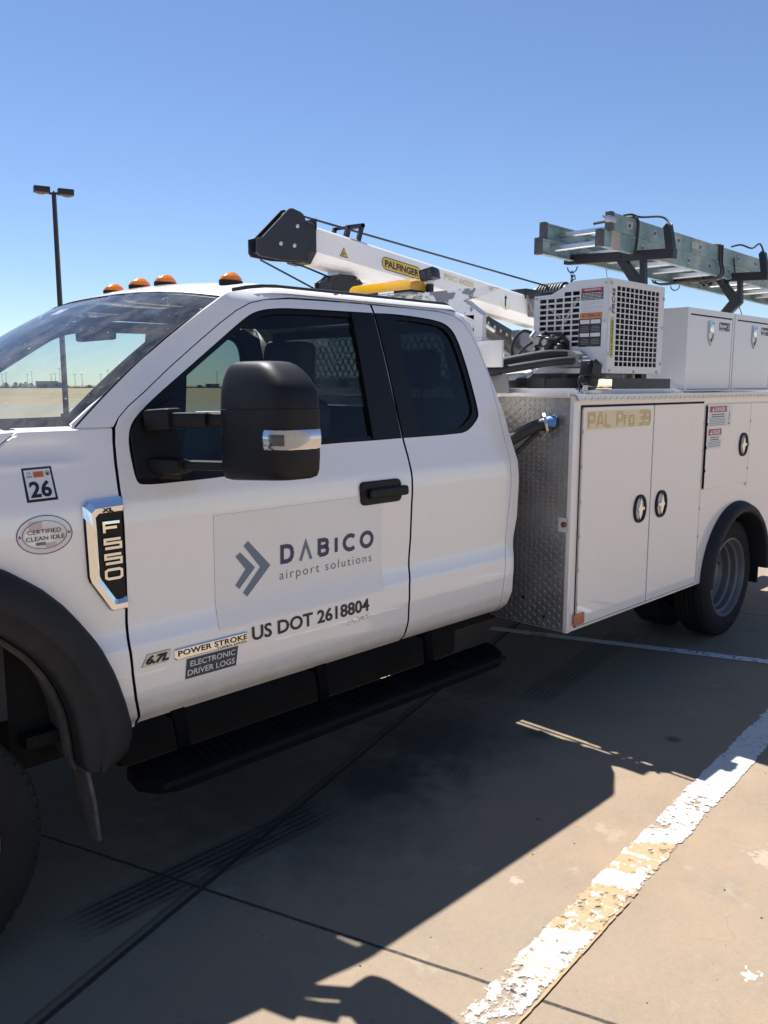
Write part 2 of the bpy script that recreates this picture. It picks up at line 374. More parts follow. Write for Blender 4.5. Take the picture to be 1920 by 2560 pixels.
class MB:
    def __init__(s): s.v = []; s.f = []; s.sm = []
    def add(s, vs, fs, smooth=False):
        k = len(s.v); s.v += [tuple(v) for v in vs]; s.f += [tuple(i+k for i in f) for f in fs]; s.sm += [smooth]*len(fs); return s
    def bm(s, bm, mat=None, smooth=False):
        bm.verts.ensure_lookup_table()
        vs = [(mat @ v.co if mat else v.co) for v in bm.verts]
        idx = {v: i for i, v in enumerate(bm.verts)}
        return s.add([tuple(v) for v in vs], [[idx[v] for v in f.verts] for f in bm.faces], smooth)
    def box(s, x0, x1, y0, y1, z0, z1, bev=0, seg=2, mat=None, smooth=None):
        b = bmesh.new(); bmesh.ops.create_cube(b, size=1)
        for v in b.verts:
            v.co = Vector(((x0+x1)/2+v.co.x*(x1-x0), (y0+y1)/2+v.co.y*(y1-y0), (z0+z1)/2+v.co.z*(z1-z0)))
        if bev:
            bmesh.ops.bevel(b, geom=b.edges[:]+b.verts[:], offset=bev, segments=seg, profile=.6, affect='EDGES')
        s.bm(b, mat, bool(bev) if smooth is None else smooth); b.free(); return s
    def beam(s, a, b, wd, h, up=(0, 0, 1), bev=0):
        """box bar from a to b, width wd (sideways) and height h (along up)"""
        a, b = Vector(a), Vector(b); d = b-a; L = d.length; x = d.normalized()
        y = Vector(up).cross(x)
        if y.length < 1e-4: y = Vector((0, 1, 0)).cross(x)
        y.normalize(); z = x.cross(y)
        m = Matrix(((x.x, y.x, z.x, a.x), (x.y, y.y, z.y, a.y), (x.z, y.z, z.z, a.z), (0, 0, 0, 1)))
        return s.box(0, L, -wd/2, wd/2, -h/2, h/2, bev, 2, m)
    def tube(s, pts, r, n=10, closed=False, caps=True):
        pts = [Vector(p) for p in pts]; N = len(pts); rs = r if isinstance(r, (list, tuple)) else [r]*N
        vs = []; prev = None
        for i, p in enumerate(pts):
            if closed: t = pts[(i+1) % N]-pts[i-1]
            else: t = pts[min(i+1, N-1)]-pts[max(i-1, 0)]
            t.normalize()
            if prev is None:
                a = Vector((0, 0, 1)) if abs(t.z) < .9 else Vector((1, 0, 0)); u = t.cross(a).normalized()
            else: u = (prev - t*prev.dot(t)).normalized()
            prev = u; w_ = t.cross(u)
            for k in range(n):
                a = 2*math.pi*k/n; vs.append(p+(u*math.cos(a)+w_*math.sin(a))*rs[i])
        fs = []
        for i in range(N if closed else N-1):
            j = (i+1) % N
            for k in range(n): fs.append((i*n+k, i*n+(k+1) % n, j*n+(k+1) % n, j*n+k))
        if caps and not closed: fs += [tuple(range(n)), tuple(range((N-1)*n, N*n))]
        return s.add(vs, fs, True)
    def cyl(s, a, b, r, n=24, r2=None, bev=0):
        a, b = Vector(a), Vector(b); r2 = r if r2 is None else r2
        t = (b-a).normalized(); q = Vector((0, 0, 1)) if abs(t.z) < .9 else Vector((1, 0, 0)); u = t.cross(q).normalized(); w_ = t.cross(u)
        ring = lambda p, rr: [p+(u*math.cos(2*math.pi*k/n)+w_*math.sin(2*math.pi*k/n))*rr for k in range(n)]
        rr = [ring(a, r-bev), ring(a+t*bev, r), ring(b-t*bev, r2), ring(b, r2-bev)] if bev else [ring(a, r), ring(b, r2)]
        k0 = len(rr)
        s.add([v for x in rr for v in x], [(i*n+k, i*n+(k+1) % n, (i+1)*n+(k+1) % n, (i+1)*n+k) for i in range(k0-1) for k in range(n)], True)
        s.add(rr[0], [tuple(range(n))]); s.add(rr[-1], [tuple(range(n))]); return s
    def prism(s, poly, mp, d0, d1, chamfer=0):
        """polygon in the plane given by mp(a,b,d), between depths d0 and d1"""
        n = len(poly)
        if chamfer:
            c = (sum(p[0] for p in poly)/n, sum(p[1] for p in poly)/n)
            ins = []
            for i in range(n):
                p0, p1, p2 = Vector(poly[i-1]), Vector(poly[i]), Vector(poly[(i+1) % n])
                e1 = (p1-p0).normalized(); e2 = (p2-p1).normalized(); n1 = Vector((e1.y, -e1.x)); n2 = Vector((e2.y, -e2.x))
                q = (n1+n2); q = q/max(.35, q.length_squared)*2 if q.length > .01 else n1
                if (p1-Vector(c)).dot(q) < 0: q = -q
                ins.append(p1-q*chamfer)
            sg = 1 if d1 > d0 else -1
            rows = [[mp(p[0], p[1], d0) for p in ins], [mp(p[0], p[1], d0+sg*chamfer) for p in poly], [mp(p[0], p[1], d1) for p in poly]]
        else: rows = [[mp(p[0], p[1], d0) for p in poly], [mp(p[0], p[1], d1) for p in poly]]
        s.add(rows[0], [tuple(range(n))]); s.add(rows[-1], [tuple(range(n))])
        for a, b in zip(rows, rows[1:]):
            s.add(a+b, [(k, (k+1) % n, n+(k+1) % n, n+k) for k in range(n)], False)
        return s
    def lathe(s, prof, o, axis=(0, 1, 0), n=48):
        """profile of (radius, along-axis)"""
        o = Vector(o); t = Vector(axis).normalized(); q = Vector((0, 0, 1)) if abs(t.z) < .9 else Vector((1, 0, 0)); u = t.cross(q).normalized(); w_ = t.cross(u)
        vs = []
        for r, a in prof:
            for k in range(n): vs.append(o+t*a+(u*math.cos(2*math.pi*k/n)+w_*math.sin(2*math.pi*k/n))*r)
        return s.add(vs, [(i*n+k, i*n+(k+1) % n, (i+1)*n+(k+1) % n, (i+1)*n+k) for i in range(len(prof)-1) for k in range(n)], True)
    def me(s, name, recalc=True):
        me = bpy.data.meshes.new(name); me.from_pydata(s.v, [], s.f); me.update()
        me.polygons.foreach_set('use_smooth', s.sm)
        if recalc:
            b = bmesh.new(); b.from_mesh(me); bmesh.ops.recalc_face_normals(b, faces=b.faces); b.to_mesh(me); b.free()
        return me
    def build(s, name, mat, parent=None, label=None, smooth_angle=40):
        me = s.me(name)
        if any(s.sm):
            try: me.set_sharp_from_angle(angle=R(smooth_angle))
            except Exception: pass
        return obj(name, me, mat, parent, label)

def smooth3(P, n=5):
    P = [Vector(p) for p in P]; out = []
    for i in range(len(P)-1):
        p0 = P[max(i-1, 0)]; p1 = P[i]; p2 = P[i+1]; p3 = P[min(i+2, len(P)-1)]
        for k in range(n):
            t = k/n; out.append(.5*((2*p1)+(p2-p0)*t+(2*p0-5*p1+4*p2-p3)*t*t+(3*p1-p0-3*p2+p3)*t**3))
    return out+[P[-1]]

def inpoly(x, y, P):
    r = False; j = len(P)-1
    for i in range(len(P)):
        xi, yi = P[i]; xj, yj = P[j]
        if (yi > y) != (yj > y) and x < (xj-xi)*(y-yi)/(yj-yi)+xi: r = not r
        j = i
    return r
def densify(P, step):
    out = []
    for i in range(len(P)):
        a, b = P[i], P[(i+1) % len(P)]; L = math.hypot(b[0]-a[0], b[1]-a[1]); n = max(1, int(math.ceil(L/step)))
        for k in range(n): out.append((a[0]+(b[0]-a[0])*k/n, a[1]+(b[1]-a[1])*k/n))
    return out
def edgedist(x, y, A, B):
    """distance from point to the segments A->B (numpy arrays)"""
    d = B-A; L2 = (d**2).sum(1)+1e-12; t = np.clip(((x-A[:, 0])*d[:, 0]+(y-A[:, 1])*d[:, 1])/L2, 0, 1)
    q = A+d*t[:, None]; return np.sqrt(((q-(x, y))**2).sum(1)).min()
def spline(P, corners=(), n=4):
    """closed Catmull-Rom through P; corner indices stay sharp"""
    out = []; N = len(P); cs = set(c % N for c in corners)
    for i in range(N):
        p1, p2 = Vector(P[i]), Vector(P[(i+1) % N])
        p0 = p1*2-p2 if i in cs else Vector(P[i-1]); p3 = p2*2-p1 if (i+1) % N in cs else Vector(P[(i+2) % N])
        l = (p2-p1).length
        m1 = (p2-p0); m2 = (p3-p1)
        m1 = m1/max(m1.length, 1e-6)*l; m2 = m2/max(m2.length, 1e-6)*l
        for k in range(n):
            t = k/n; t2 = t*t; t3 = t2*t
            q = p1*(2*t3-3*t2+1)+m1*(t3-2*t2+t)+p2*(-2*t3+3*t2)+m2*(t3-t2)
            out.append((q.x, q.y))
    return out
def offset(P, d):
    """move a closed outline inwards by d (outwards when negative)"""
    A = sum(P[i-1][0]*P[i][1]-P[i][0]*P[i-1][1] for i in range(len(P))); sg = 1 if A > 0 else -1
    out = []
    for i in range(len(P)):
        p0, p1, p2 = Vector(P[i-1]), Vector(P[i]), Vector(P[(i+1) % len(P)])
        e1, e2 = (p1-p0).normalized(), (p2-p1).normalized()
        n1, n2 = Vector((-e1.y, e1.x)), Vector((-e2.y, e2.x)); q = n1+n2
        q = q/max(.6, q.length_squared)*2 if q.length > .01 else n1
        out.append(tuple(p1+q*sg*d))
    return out
def sheet(name, outline, holes, mp, mat, parent=None, thick=.02, step=.03, seg=.03, mirror=None, label=None, rim=None):
    """thin panel cut to an outline with holes, laid on the surface mp(a,b,depth); rims close its edges"""
    outl = densify(outline, seg); hs = [densify(h, seg) for h in holes]
    vs = list(outl); loops = [list(range(len(outl)))]
    for h in hs: loops.append(list(range(len(vs), len(vs)+len(h)))); vs += h
    es = [(l[i], l[(i+1) % len(l)]) for l in loops for i in range(len(l))]
    if step:
        va = np.array(vs); A = va[[e[0] for e in es]]; B = va[[e[1] for e in es]]
        xs = [p[0] for p in outl]; ys = [p[1] for p in outl]
        y = math.floor(min(ys)/step)*step
        while y < max(ys):
            x = math.floor(min(xs)/step)*step
            while x < max(xs):
                if inpoly(x, y, outl) and not any(inpoly(x, y, h) for h in hs) and edgedist(x, y, A, B) > step*.35: vs.append((x, y))
                x += step
            y += step
    r = delaunay_2d_cdt([Vector(v) for v in vs], es, [], 0, 1e-6)
    V = [(p.x, p.y) for p in r[0]]; F = []
    for f in r[2]:
        cx = sum(V[i][0] for i in f)/len(f); cy = sum(V[i][1] for i in f)/len(f)
        if inpoly(cx, cy, outl) and not any(inpoly(cx, cy, h) for h in hs): F.append(tuple(f))
    mb = MB(); mb.add([mp(a, b, 0) for a, b in V], F, True)
    if thick:
        for l, P in zip(loops, [outl]+hs):
            n = len(P); a = [mp(p[0], p[1], 0) for p in P]; b = [mp(p[0], p[1], thick) for p in P]
            mb.add(a+b, [(k, (k+1) % n, n+(k+1) % n, n+k) for k in range(n)], False)
    sg = -1 if mirror else 1
    if mirror:
        mb.v = [(v[0], mirror-v[1], v[2]) for v in mb.v]; mb.f = [tuple(reversed(f)) for f in mb.f]
    me = mb.me(name, recalc=False); nf = len(F)
    if rim:
        me.materials.append(M[mat]); me.materials.append(M[rim])
        me.polygons.foreach_set('material_index', [0 if i < nf else 1 for i in range(len(me.polygons))])
    # exact surface normals for the visible face
    nv = []; e = 1e-3
    for a, b in V:
        n_ = (Vector(mp(a+e, b, 0))-Vector(mp(a-e, b, 0))).cross(Vector(mp(a, b+e, 0))-Vector(mp(a, b-e, 0))).normalized()
        nv.append((n_.x, n_.y*sg, n_.z) if sg > 0 else (n_.x, -n_.y, n_.z))
    ln = []
    for p in me.polygons:
        for vi in p.vertices: ln.append(nv[vi] if p.index < nf else (0, 0, 0))
    me.normals_split_custom_set(ln)
    return obj(name, me, mat, parent, label)

_tc = {}
def textmesh(body, bold=0.0, shear=0.0, spacing=1.0):
    k = (body, bold, shear, spacing)
    if k in _tc: return _tc[k]
    cu = bpy.data.curves.new('text', 'FONT'); cu.body = body; cu.size = 1; cu.offset = bold; cu.shear = shear
    cu.space_character = spacing; cu.resolution_u = 3; cu.fill_mode = 'BOTH'; cu.align_x = 'LEFT'
    o = bpy.data.objects.new('text', cu); COL.objects.link(o)
    me = bpy.data.meshes.new_from_object(o.evaluated_get(bpy.context.evaluated_depsgraph_get()))
    V = [(v.co.x, v.co.y) for v in me.vertices]; F = [tuple(p.vertices) for p in me.polygons]
    bpy.data.objects.remove(o); bpy.data.curves.remove(cu); bpy.data.meshes.remove(me)
    x0 = min(v[0] for v in V); x1 = max(v[0] for v in V); y0 = min(v[1] for v in V); y1 = max(v[1] for v in V)
    V = [((x-x0)/(x1-x0), (y-y0)/(y1-y0)) for x, y in V]
    _tc[k] = (V, F); return V, F
def text(mb, body, mp, a0, a1, b0, b1, d, **kw):
    """fit a line of writing into the box a0..a1, b0..b1 on surface mp at depth d (negative: proud)"""
    V, F = textmesh(body, **kw); mb.add([mp(a0+(a1-a0)*x, b0+(b1-b0)*y, d) for x, y in V], F); return mb
def rect(mb, mp, a0, a1, b0, b1, d, n=1):
    for i in range(n):
        p, q = a0+(a1-a0)*i/n, a0+(a1-a0)*(i+1)/n
        mb.add([mp(p, b0, d), mp(q, b0, d), mp(q, b1, d), mp(p, b1, d)], [(0, 1, 2, 3)])
    return mb
def stroke(mb, lines, mp, a0, a1, b0, b1, d, w_):
    """letters drawn from straight strokes in a unit box, w_ = stroke width in metres"""
    for ln in lines:
        P = [Vector((a0+(a1-a0)*x, b0+(b1-b0)*y)) for x, y in ln]; L = []; Rr = []
        for i, p in enumerate(P):
            closed = (P[0]-P[-1]).length < 1e-6
            pa = P[i-1] if i else (P[-2] if closed else None); pb = P[i+1] if i < len(P)-1 else (P[1] if closed else None)
            e1 = (p-pa).normalized() if pa is not None else None; e2 = (pb-p).normalized() if pb is not None else None
            if e1 is None: nn = Vector((-e2.y, e2.x))
            elif e2 is None: nn = Vector((-e1.y, e1.x))
            else:
                n1, n2 = Vector((-e1.y, e1.x)), Vector((-e2.y, e2.x)); nn = n1+n2
                nn = nn/max(.45, nn.length_squared)*2 if nn.length > .05 else n1
            L.append(p+nn*w_/2); Rr.append(p-nn*w_/2)
        n = len(P)
        mb.add([mp(q.x, q.y, d) for q in L]+[mp(q.x, q.y, d) for q in Rr], [(i, i+1, n+i+1, n+i) for i in range(n-1)])
    return mb
def capsule(a0, a1, b0, b1, n=8, r=None):
    r = r or min(a1-a0, b1-b0)/2; P = []
    for cx, cy, s0 in ((a1-r, b1-r, 0), (a0+r, b1-r, 90), (a0+r, b0+r, 180), (a1-r, b0+r, 270)):
        for k in range(n+1): a = R(s0+90*k/n); P.append((cx+r*math.cos(a), cy+r*math.sin(a)))
    return P
def ellipse(ca, cb, ra, rb, n=32): return [(ca+ra*math.cos(2*math.pi*k/n), cb+rb*math.sin(2*math.pi*k/n)) for k in range(n)]
def polyf(mb, poly, mp, d): return mb.add([mp(a, b, d) for a, b in poly], [tuple(range(len(poly)))])
def ring(mb, P, Q, mp, d):
    n = len(P); return mb.add([mp(a, b, d) for a, b in P]+[mp(a, b, d) for a, b in Q], [(k, (k+1) % n, n+(k+1) % n, n+k) for k in range(n)])

# glyphs of straight strokes for the squared lettering
G = {
 'F': [[(0, 0), (0, 1), (1, 1)], [(0, .5), (.8, .5)]],
 '5': [[(1, 1), (0, 1), (0, .55), (1, .55), (1, 0), (0, 0)]],
 '0': [[(.15, 0), (0, .15), (0, .85), (.15, 1), (.85, 1), (1, .85), (1, .15), (.85, 0), (.15, 0)]],
 'P': [[(0, 0), (0, 1), (.85, 1), (1, .9), (1, .5), (.85, .4), (0, .4)]],
 'A': [[(0, 0), (.42, 1), (.62, 1), (1, 0)], [(.2, .3), (.85, .3)]],
 'L': [[(0, 1), (0, .12), (.15, 0), (1, 0)]],
 'r': [[(0, 0), (0, .68), (.8, .68)]],
 'o': [[(.12, 0), (0, .1), (0, .58), (.12, .68), (.88, .68), (1, .58), (1, .1), (.88, 0), (.12, 0)]],
 '3': [[(0, 1), (1, 1), (1, 0), (0, 0)], [(.25, .52), (1, .52)]],
 '9': [[(0, 0), (.85, 0), (1, .12), (1, 1), (0, 1), (0, .48), (1, .48)]],
 '6': [[(.95, 1), (.12, 1), (0, .88), (0, 0), (1, 0), (1, .52), (0, .52)]],
 '7': [[(0, 1), (1, 1), (.35, 0)]],
 'D': [[(0, 0), (0, 1), (.5, 1), (.78, .93), (.94, .76), (1, .5), (.94, .24), (.78, .07), (.5, 0), (0, 0)]],
 'V': [[(0, 0), (.5, 1), (1, 0)]],
 'B': [[(0, 0), (0, 1), (.62, 1), (.88, .93), (.95, .76), (.88, .6), (.62, .53), (0, .53)], [(.6, .53), (.9, .46), (1, .27), (.9, .07), (.62, 0), (0, 0)]],
 'I': [[(.5, 0), (.5, 1)]],
 'C': [[(.5+.5*math.cos(R(a))/1.0, .5+.5*math.sin(R(a))) for a in range(48, 313, 22)]],
 'O': [[(.5+.5*math.cos(R(a)), .5+.5*math.sin(R(a))) for a in range(0, 361, 20)]],
}

# ------------------------------------------------------------------ truck measurements
YC = 3.445                      # centre line; the driver side looks to -Y, the nose to -X
MIR = 2*YC
PZ = [0, .57, .60, .68, .78, .85, .90, .94, 1.1, 1.25, 1.33, 1.40, 1.46, 1.6, 1.8, 1.95, 2.0, 2.04, 2.07, 2.09, 2.11, 2.12]
PY = [2.51, 2.50, 2.462, 2.428, 2.413, 2.415, 2.430, 2.437, 2.435, 2.432, 2.440, 2.462, 2.480, 2.512, 2.558, 2.595, 2.61, 2.63, 2.66, 2.72, 2.9, 3.445]
_z = np.arange(.4, 2.14, .004); _y = np.interp(_z, PZ, PY)
_k = np.exp(-np.linspace(-2, 2, 13)**2); _k /= _k.sum()
_ysm = np.convolve(np.pad(_y, 6, mode='edge'), _k, 'valid')
def ys(z): return float(np.interp(z, _z, _ysm))
def side(x, z, d=0): return Vector((x, ys(z)+d, z))
def planeY(y): return lambda a, b, d=0: Vector((a, y+d, b))
def planeX(x): return lambda a, b, d=0: Vector((x+d, a, b))     # a = y

# ------------------------------------------------------------------ the setting
struct(obj('ground_field', MB().add([(-4000, -4000, -.03), (6000, -4000, -.03), (6000, 6000, -.03), (-4000, 6000, -.03)], [(0, 1, 2, 3)]).me('ground_field'), 'field'))
mbg = MB()
ca, sa = math.cos(JA), math.sin(JA)
def G2(u, v): return (1.425+u*ca-v*sa, 2.3+u*sa+v*ca, 0)
mbg.add([G2(-30, -40), G2(60, -40), G2(60, 62), G2(-30, 62)], [(0, 1, 2, 3)])
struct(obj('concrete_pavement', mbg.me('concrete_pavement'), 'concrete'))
def stripe(name, pts, mat, z=.004):
    P = densify(pts, .4); return struct(obj(name, MB().add([(x, y, z) for x, y in pts], [tuple(range(len(pts)))]).me(name), mat))
def wob(a, b, wd, n=160, amp=.006):
    a, b = Vector(a), Vector(b); t = (b-a).normalized(); nrm = Vector((-t.y, t.x)); top = []; bot = []
    L = (b-a).length
    for i in range(n+1):
        s_ = i/n*L; p = a+t*s_
        top.append(tuple(p+nrm*(wd/2+amp*(math.sin(s_*31)*.4+math.sin(s_*77+1)*.3+random.uniform(-.5, .5)))))
        bot.append(tuple(p-nrm*(wd/2+amp*(math.sin(s_*23+2)*.4+random.uniform(-.5, .5)))))
    m_ = MB(); n1 = len(top)
    m_.add([(x, y, .004) for x, y in top]+[(x, y, .004) for x, y in bot], [(i, i+1, n1+i+1, n1+i) for i in range(n1-1)])
    return m_
struct(obj('parking_line', wob((-.6, 1.048), (9.5, 1.90), .146, 500).me('parking_line'), 'line'))
struct(obj('parking_line', wob((4.58, 3.50), (5.9, 0.05), .085, 200).me('parking_line'), 'line2'))
# ochre edge of the older stripe showing beside the new one
mbo = wob((-.6, .976), (2.45, 1.232), .008, 150, .002)
for i, v in enumerate(mbo.v): mbo.v[i] = (v[0], v[1], .0055)
M['ochre_edge'] = make_line('old_ochre_paint', False)
for nd in M['ochre_edge'].node_tree.nodes:
    if nd.bl_idname == 'ShaderNodeMix': nd.inputs[6].default_value = (.30, .19, .085, 1); nd.inputs[7].default_value = (.36, .24, .11, 1)
struct(obj('old_paint_edge', mbo.me('old_paint_edge'), 'ochre_edge'))

# ------------------------------------------------------------------ THE TRUCK
TR = thing('service_truck', (2.5, YC, 0), 'white extended-cab service truck with cabinet body parked on the concrete', 'truck')

# front door / rear door / frame outlines in (x, z)
gapA = [(1.292, 1.566), (1.284, 1.52), (1.279, 1.456), (1.273, 1.37), (1.270, 1.242), (1.271, 1.104), (1.270, .992), (1.265, .87), (1.270, .771), (1.285, .68), (1.312, .60), (1.318, .56)]
topA = [(1.31, 1.598), (1.352, 1.635), (1.414, 1.678), (1.523, 1.76), (1.638, 1.840), (1.759, 1.922), (1.843, 1.973), (1.915, 2.006), (1.993, 2.024), (2.12, 2.036), (2.297, 2.040), (2.556, 2.042)]
splitB = [(2.558, 2.0), (2.585, 1.74), (2.605, 1.474), (2.613, 1.40), (2.615, 1.30), (2.609, 1.2), (2.605, 1.05), (2.590, .886), (2.578, .84), (2.576, .76), (2.590, .65), (2.602, .575)]
rearC = [(2.80, 2.043), (3.00, 2.040), (3.09, 2.028), (3.150, 1.998), (3.195, 1.94), (3.235, 1.86), (3.281, 1.736), (3.303, 1.60), (3.318, 1.46), (3.325, 1.35), (3.325, 1.2), (3.314, 1.10), (3.290, .92), (3.272, .86), (3.264, .78), (3.268, .68), (3.285, .61), (3.30, .575)]
g = .0035
def shift(P, dx=0, dz=0): return [(x+dx, z+dz) for x, z in P]
doorF = list(reversed(topA)) + gapA + [(1.33, .566)] + [(2.598, .572)] + list(reversed(splitB))[1:]
# order: roof end (rear) -> forward -> down front gap -> bottom -> up split
doorF = offset(doorF, g)
doorR = [(2.562, 2.042)] + shift(splitB, .004) + [(3.29, .575)] + list(reversed(rearC[:-1]))
doorR = offset(doorR, g)
dloF = [(1.353, 1.382), (1.338, 1.395), (1.333, 1.45), (1.333, 1.515), (1.345, 1.562), (1.372, 1.597), (1.44, 1.652), (1.586, 1.752), (1.746, 1.860), (1.86, 1.936), (1.92, 1.968), (1.99, 1.986), (2.103, 1.996), (2.429, 2.003), (2.552, 2.005), (2.570, 1.80), (2.598, 1.475), (2.439, 1.473), (2.14, 1.470), (2.02, 1.462), (1.93, 1.425), (1.84, 1.396), (1.70, 1.384), (1.451, 1.379)]
dloF = spline(dloF, (14, 16), 3)
dloR = [(2.563, 2.005), (2.671, 2.008), (2.831, 2.004), (2.965, 1.993), (3.035, 1.972), (3.078, 1.924), (3.112, 1.814), (3.138, 1.68), (3.150, 1.575), (3.138, 1.545), (3.06, 1.495), (2.99, 1.480), (2.609, 1.475)]
dloR = spline(dloR, (0, 12), 3)
glF = [(1.50, 1.42), (1.50, 1.668), (1.60, 1.738), (1.76, 1.845), (1.88, 1.922), (1.95, 1.952), (2.03, 1.968), (2.12, 1.975), (2.425, 1.980), (2.430, 1.75), (2.434, 1.492), (2.14, 1.488), (2.02, 1.482), (1.92, 1.448), (1.84, 1.418), (1.70, 1.404)]
glF = spline(glF, (0, 1, 8, 10), 3)
glR = [(2.677, 1.985), (2.83, 1.982), (2.95, 1.972), (3.01, 1.955), (3.05, 1.91), (3.085, 1.80), (3.108, 1.68), (3.115, 1.585), (3.10, 1.56), (3.03, 1.515), (2.97, 1.500), (2.715, 1.497), (2.70, 1.7)]
glR = spline(glR, (0, 11), 3)
inx = lambda P, d: offset(P, d)

frame = [(1.16, 1.5685), (1.155, 1.580), (1.263, 1.660), (1.44, 1.791), (1.541, 1.859), (1.696, 1.960), (1.788, 2.016), (1.83, 2.038), (1.90, 2.050), (2.2, 2.052), (2.6, 2.053), (3.05, 2.053), (3.12, 2.045), (3.17, 2.022), (3.205, 1.975),
         (3.225, 1.92), (3.258, 1.817), (3.302, 1.696), (3.345, 1.573), (3.368, 1.45), (3.384, 1.34), (3.386, 1.2), (3.382, 1.056), (3.357, .95), (3.335, .84), (3.333, .76), (3.346, .68), (3.345, .61), (3.325, .578)]
frame += list(reversed(rearC)) + [(2.556, 2.0455)] + [(2.297, 2.0435), (2.12, 2.0395)] + list(reversed(topA[:9])) + [(1.288, 1.5685)]
fo_ = {}; ro_ = {}
_wsA = np.array(frame[1:8]); 
def pillar(x, z, d=0):
    k = max(0, 1-edgedist(x, z, _wsA[:-1], _wsA[1:])/.085) if z > 1.565 else 0
    k2 = max(0, 1-(2.053-z)/.03) if x > 1.85 else 0
    return side(x, z, d+.009*k*k*min(1, max(0, (2.02-z)/.10)))
for mir in (None, MIR):
    fo = sheet('front_door', doorF, [inx(dloF, 0)], side, 'paint', TR, .012, .03, .025, mir, rim='gasket')
    ro = sheet('rear_door', doorR, [inx(dloR, 0)], side, 'paint', TR, .012, .03, .025, mir, rim='gasket')
    fo_[mir] = fo; ro_[mir] = ro
    sheet('window_trim', dloF, [glF], lambda a, b, d: side(a, b, d+.006), 'blackgloss', fo, .02, .05, .03, mir)
    sheet('window_trim', dloR, [glR], lambda a, b, d: side(a, b, d+.006), 'blackgloss', ro, .02, .05, .03, mir)
    sheet('window', inx(glF, -.006), [], lambda a, b, d: side(a, b, d+.016), 'sideglass', fo, 0, .05, .05, mir)
    sheet('window', inx(glR, -.006), [], lambda a, b, d: side(a, b, d+.016), 'rearglass', ro, 0, .05, .05, mir)
    sheet('cab_frame', frame, [], pillar, 'paint', TR, .012, .03, .025, mir)
# dark jamb seen down in the shut lines, and inner door trim
jamb = [(1.17, 1.555), (1.25, .62), (1.33, .60), (3.30, .60), (3.36, 1.0), (3.35, 1.45), (3.25, 1.80), (3.17, 1.98), (3.05, 2.03), (1.95, 2.02), (1.80, 1.965)]
for mir in (None, MIR):
    sheet('door_jamb', jamb, [inx(glF, -.03), inx(glR, -.03)], lambda a, b, d: side(a, b, d+.030), 'gasket', TR, .015, .08, .06, mir)
    # black pillar covers beside the shut line
    sheet('pillar_cover', [(2.424, 1.999), (2.428, 1.75), (2.430, 1.4765), (2.5985, 1.4775), (2.5905, 1.60), (2.5785, 1.74), (2.5535, 1.99), (2.5525, 2.002)], [], lambda a, b, d: side(a, b, d-.0015), 'blackgloss', fo_[mir], .006, .05, .05, mir)
    sheet('pillar_cover', [(2.565, 2.004), (2.566, 1.99), (2.590, 1.74), (2.602, 1.60), (2.611, 1.4775), (2.722, 1.4785), (2.705, 1.7), (2.682, 2.005)], [], lambda a, b, d: side(a, b, d-.0015), 'blackgloss', ro_[mir], .006, .05, .05, mir)
    # inner door card
    b = MB(); b.box(1.30, 3.25, 2.50 if mir is None else MIR-2.54, 2.54 if mir is None else MIR-2.50, .66, 1.40)
    b.build('door_card', 'interior', TR)

# roof: driver rail -> crown -> passenger rail
prof = [(2.634, 2.053), (2.643, 2.066), (2.655, 2.074), (2.668, 2.077), (2.676, 2.076), (2.682, 2.072), (2.698, 2.074), (2.703, 2.088), (2.714, 2.094), (2.76, 2.099), (2.84, 2.107), (2.98, 2.117), (3.15, 2.127), (3.30, 2.132), (3.445, 2.134)]
prof = prof + [(MIR-y, z) for y, z in reversed(prof[:-1])]
def xfront(y): k = abs(y-YC)/(YC-2.634); return 1.735+.075*k**3 + .02*k**8
def xrear(y): k = abs(y-YC)/(YC-2.634); return 3.245-.03*k**4
def roof_pt(y, z, s):
    xf, xr = xfront(y), xrear(y); x = xf+(xr-xf)*s; k = abs(y-YC)/(YC-2.634)
    df = max(0, 1-(x-xf)/.30); dr = max(0, 1-(xr-x)/.13)
    zw = 2.070-.052*k**2.5+.003
    zz = z-(z-zw)*df**2-.11*dr**2.6
    yy = y+(1 if y < YC else -1)*(.03*dr**2 + .0*df)*(k**3)
    return (x, yy, zz)
ss = [0, .01, .03, .06, .1, .15, .2, .3, .4, .5, .6, .7, .8, .87, .91, .93, .95, .965, .98, .99, 1]
mbr = MB(); n = len(prof)
mbr.add([roof_pt(y, z, s) for s in ss for y, z in prof], [(i*n+j, i*n+j+1, (i+1)*n+j+1, (i+1)*n+j) for i in range(len(ss)-1) for j in range(n-1)], True)
roof = obj('roof', mbr.me('roof'), 'paint', TR)
# dark ditch moulding strips along both roof edges
for sgn in (0, 1):
    b = MB(); pts = []
    for s in ss[3:-3]:
        x, y, z = roof_pt(2.689, 2.083, s); pts.append((x, y if not sgn else MIR-y, z))
    b.tube(pts, .0085, 8); b.build('roof_moulding', 'flare', roof)
b = MB(); b.add([(xf_, y_, z_) for (xf_, y_, z_) in [(1.98, 2.76, 2.03), (3.15, 2.76, 2.03), (3.15, MIR-2.76, 2.03), (1.98, MIR-2.76, 2.03), (1.88, MIR-2.80, 1.985), (1.88, 2.80, 1.985)]], [(0, 1, 2, 3), (0, 3, 4, 5)])
b.build('headliner', 'headliner', TR)
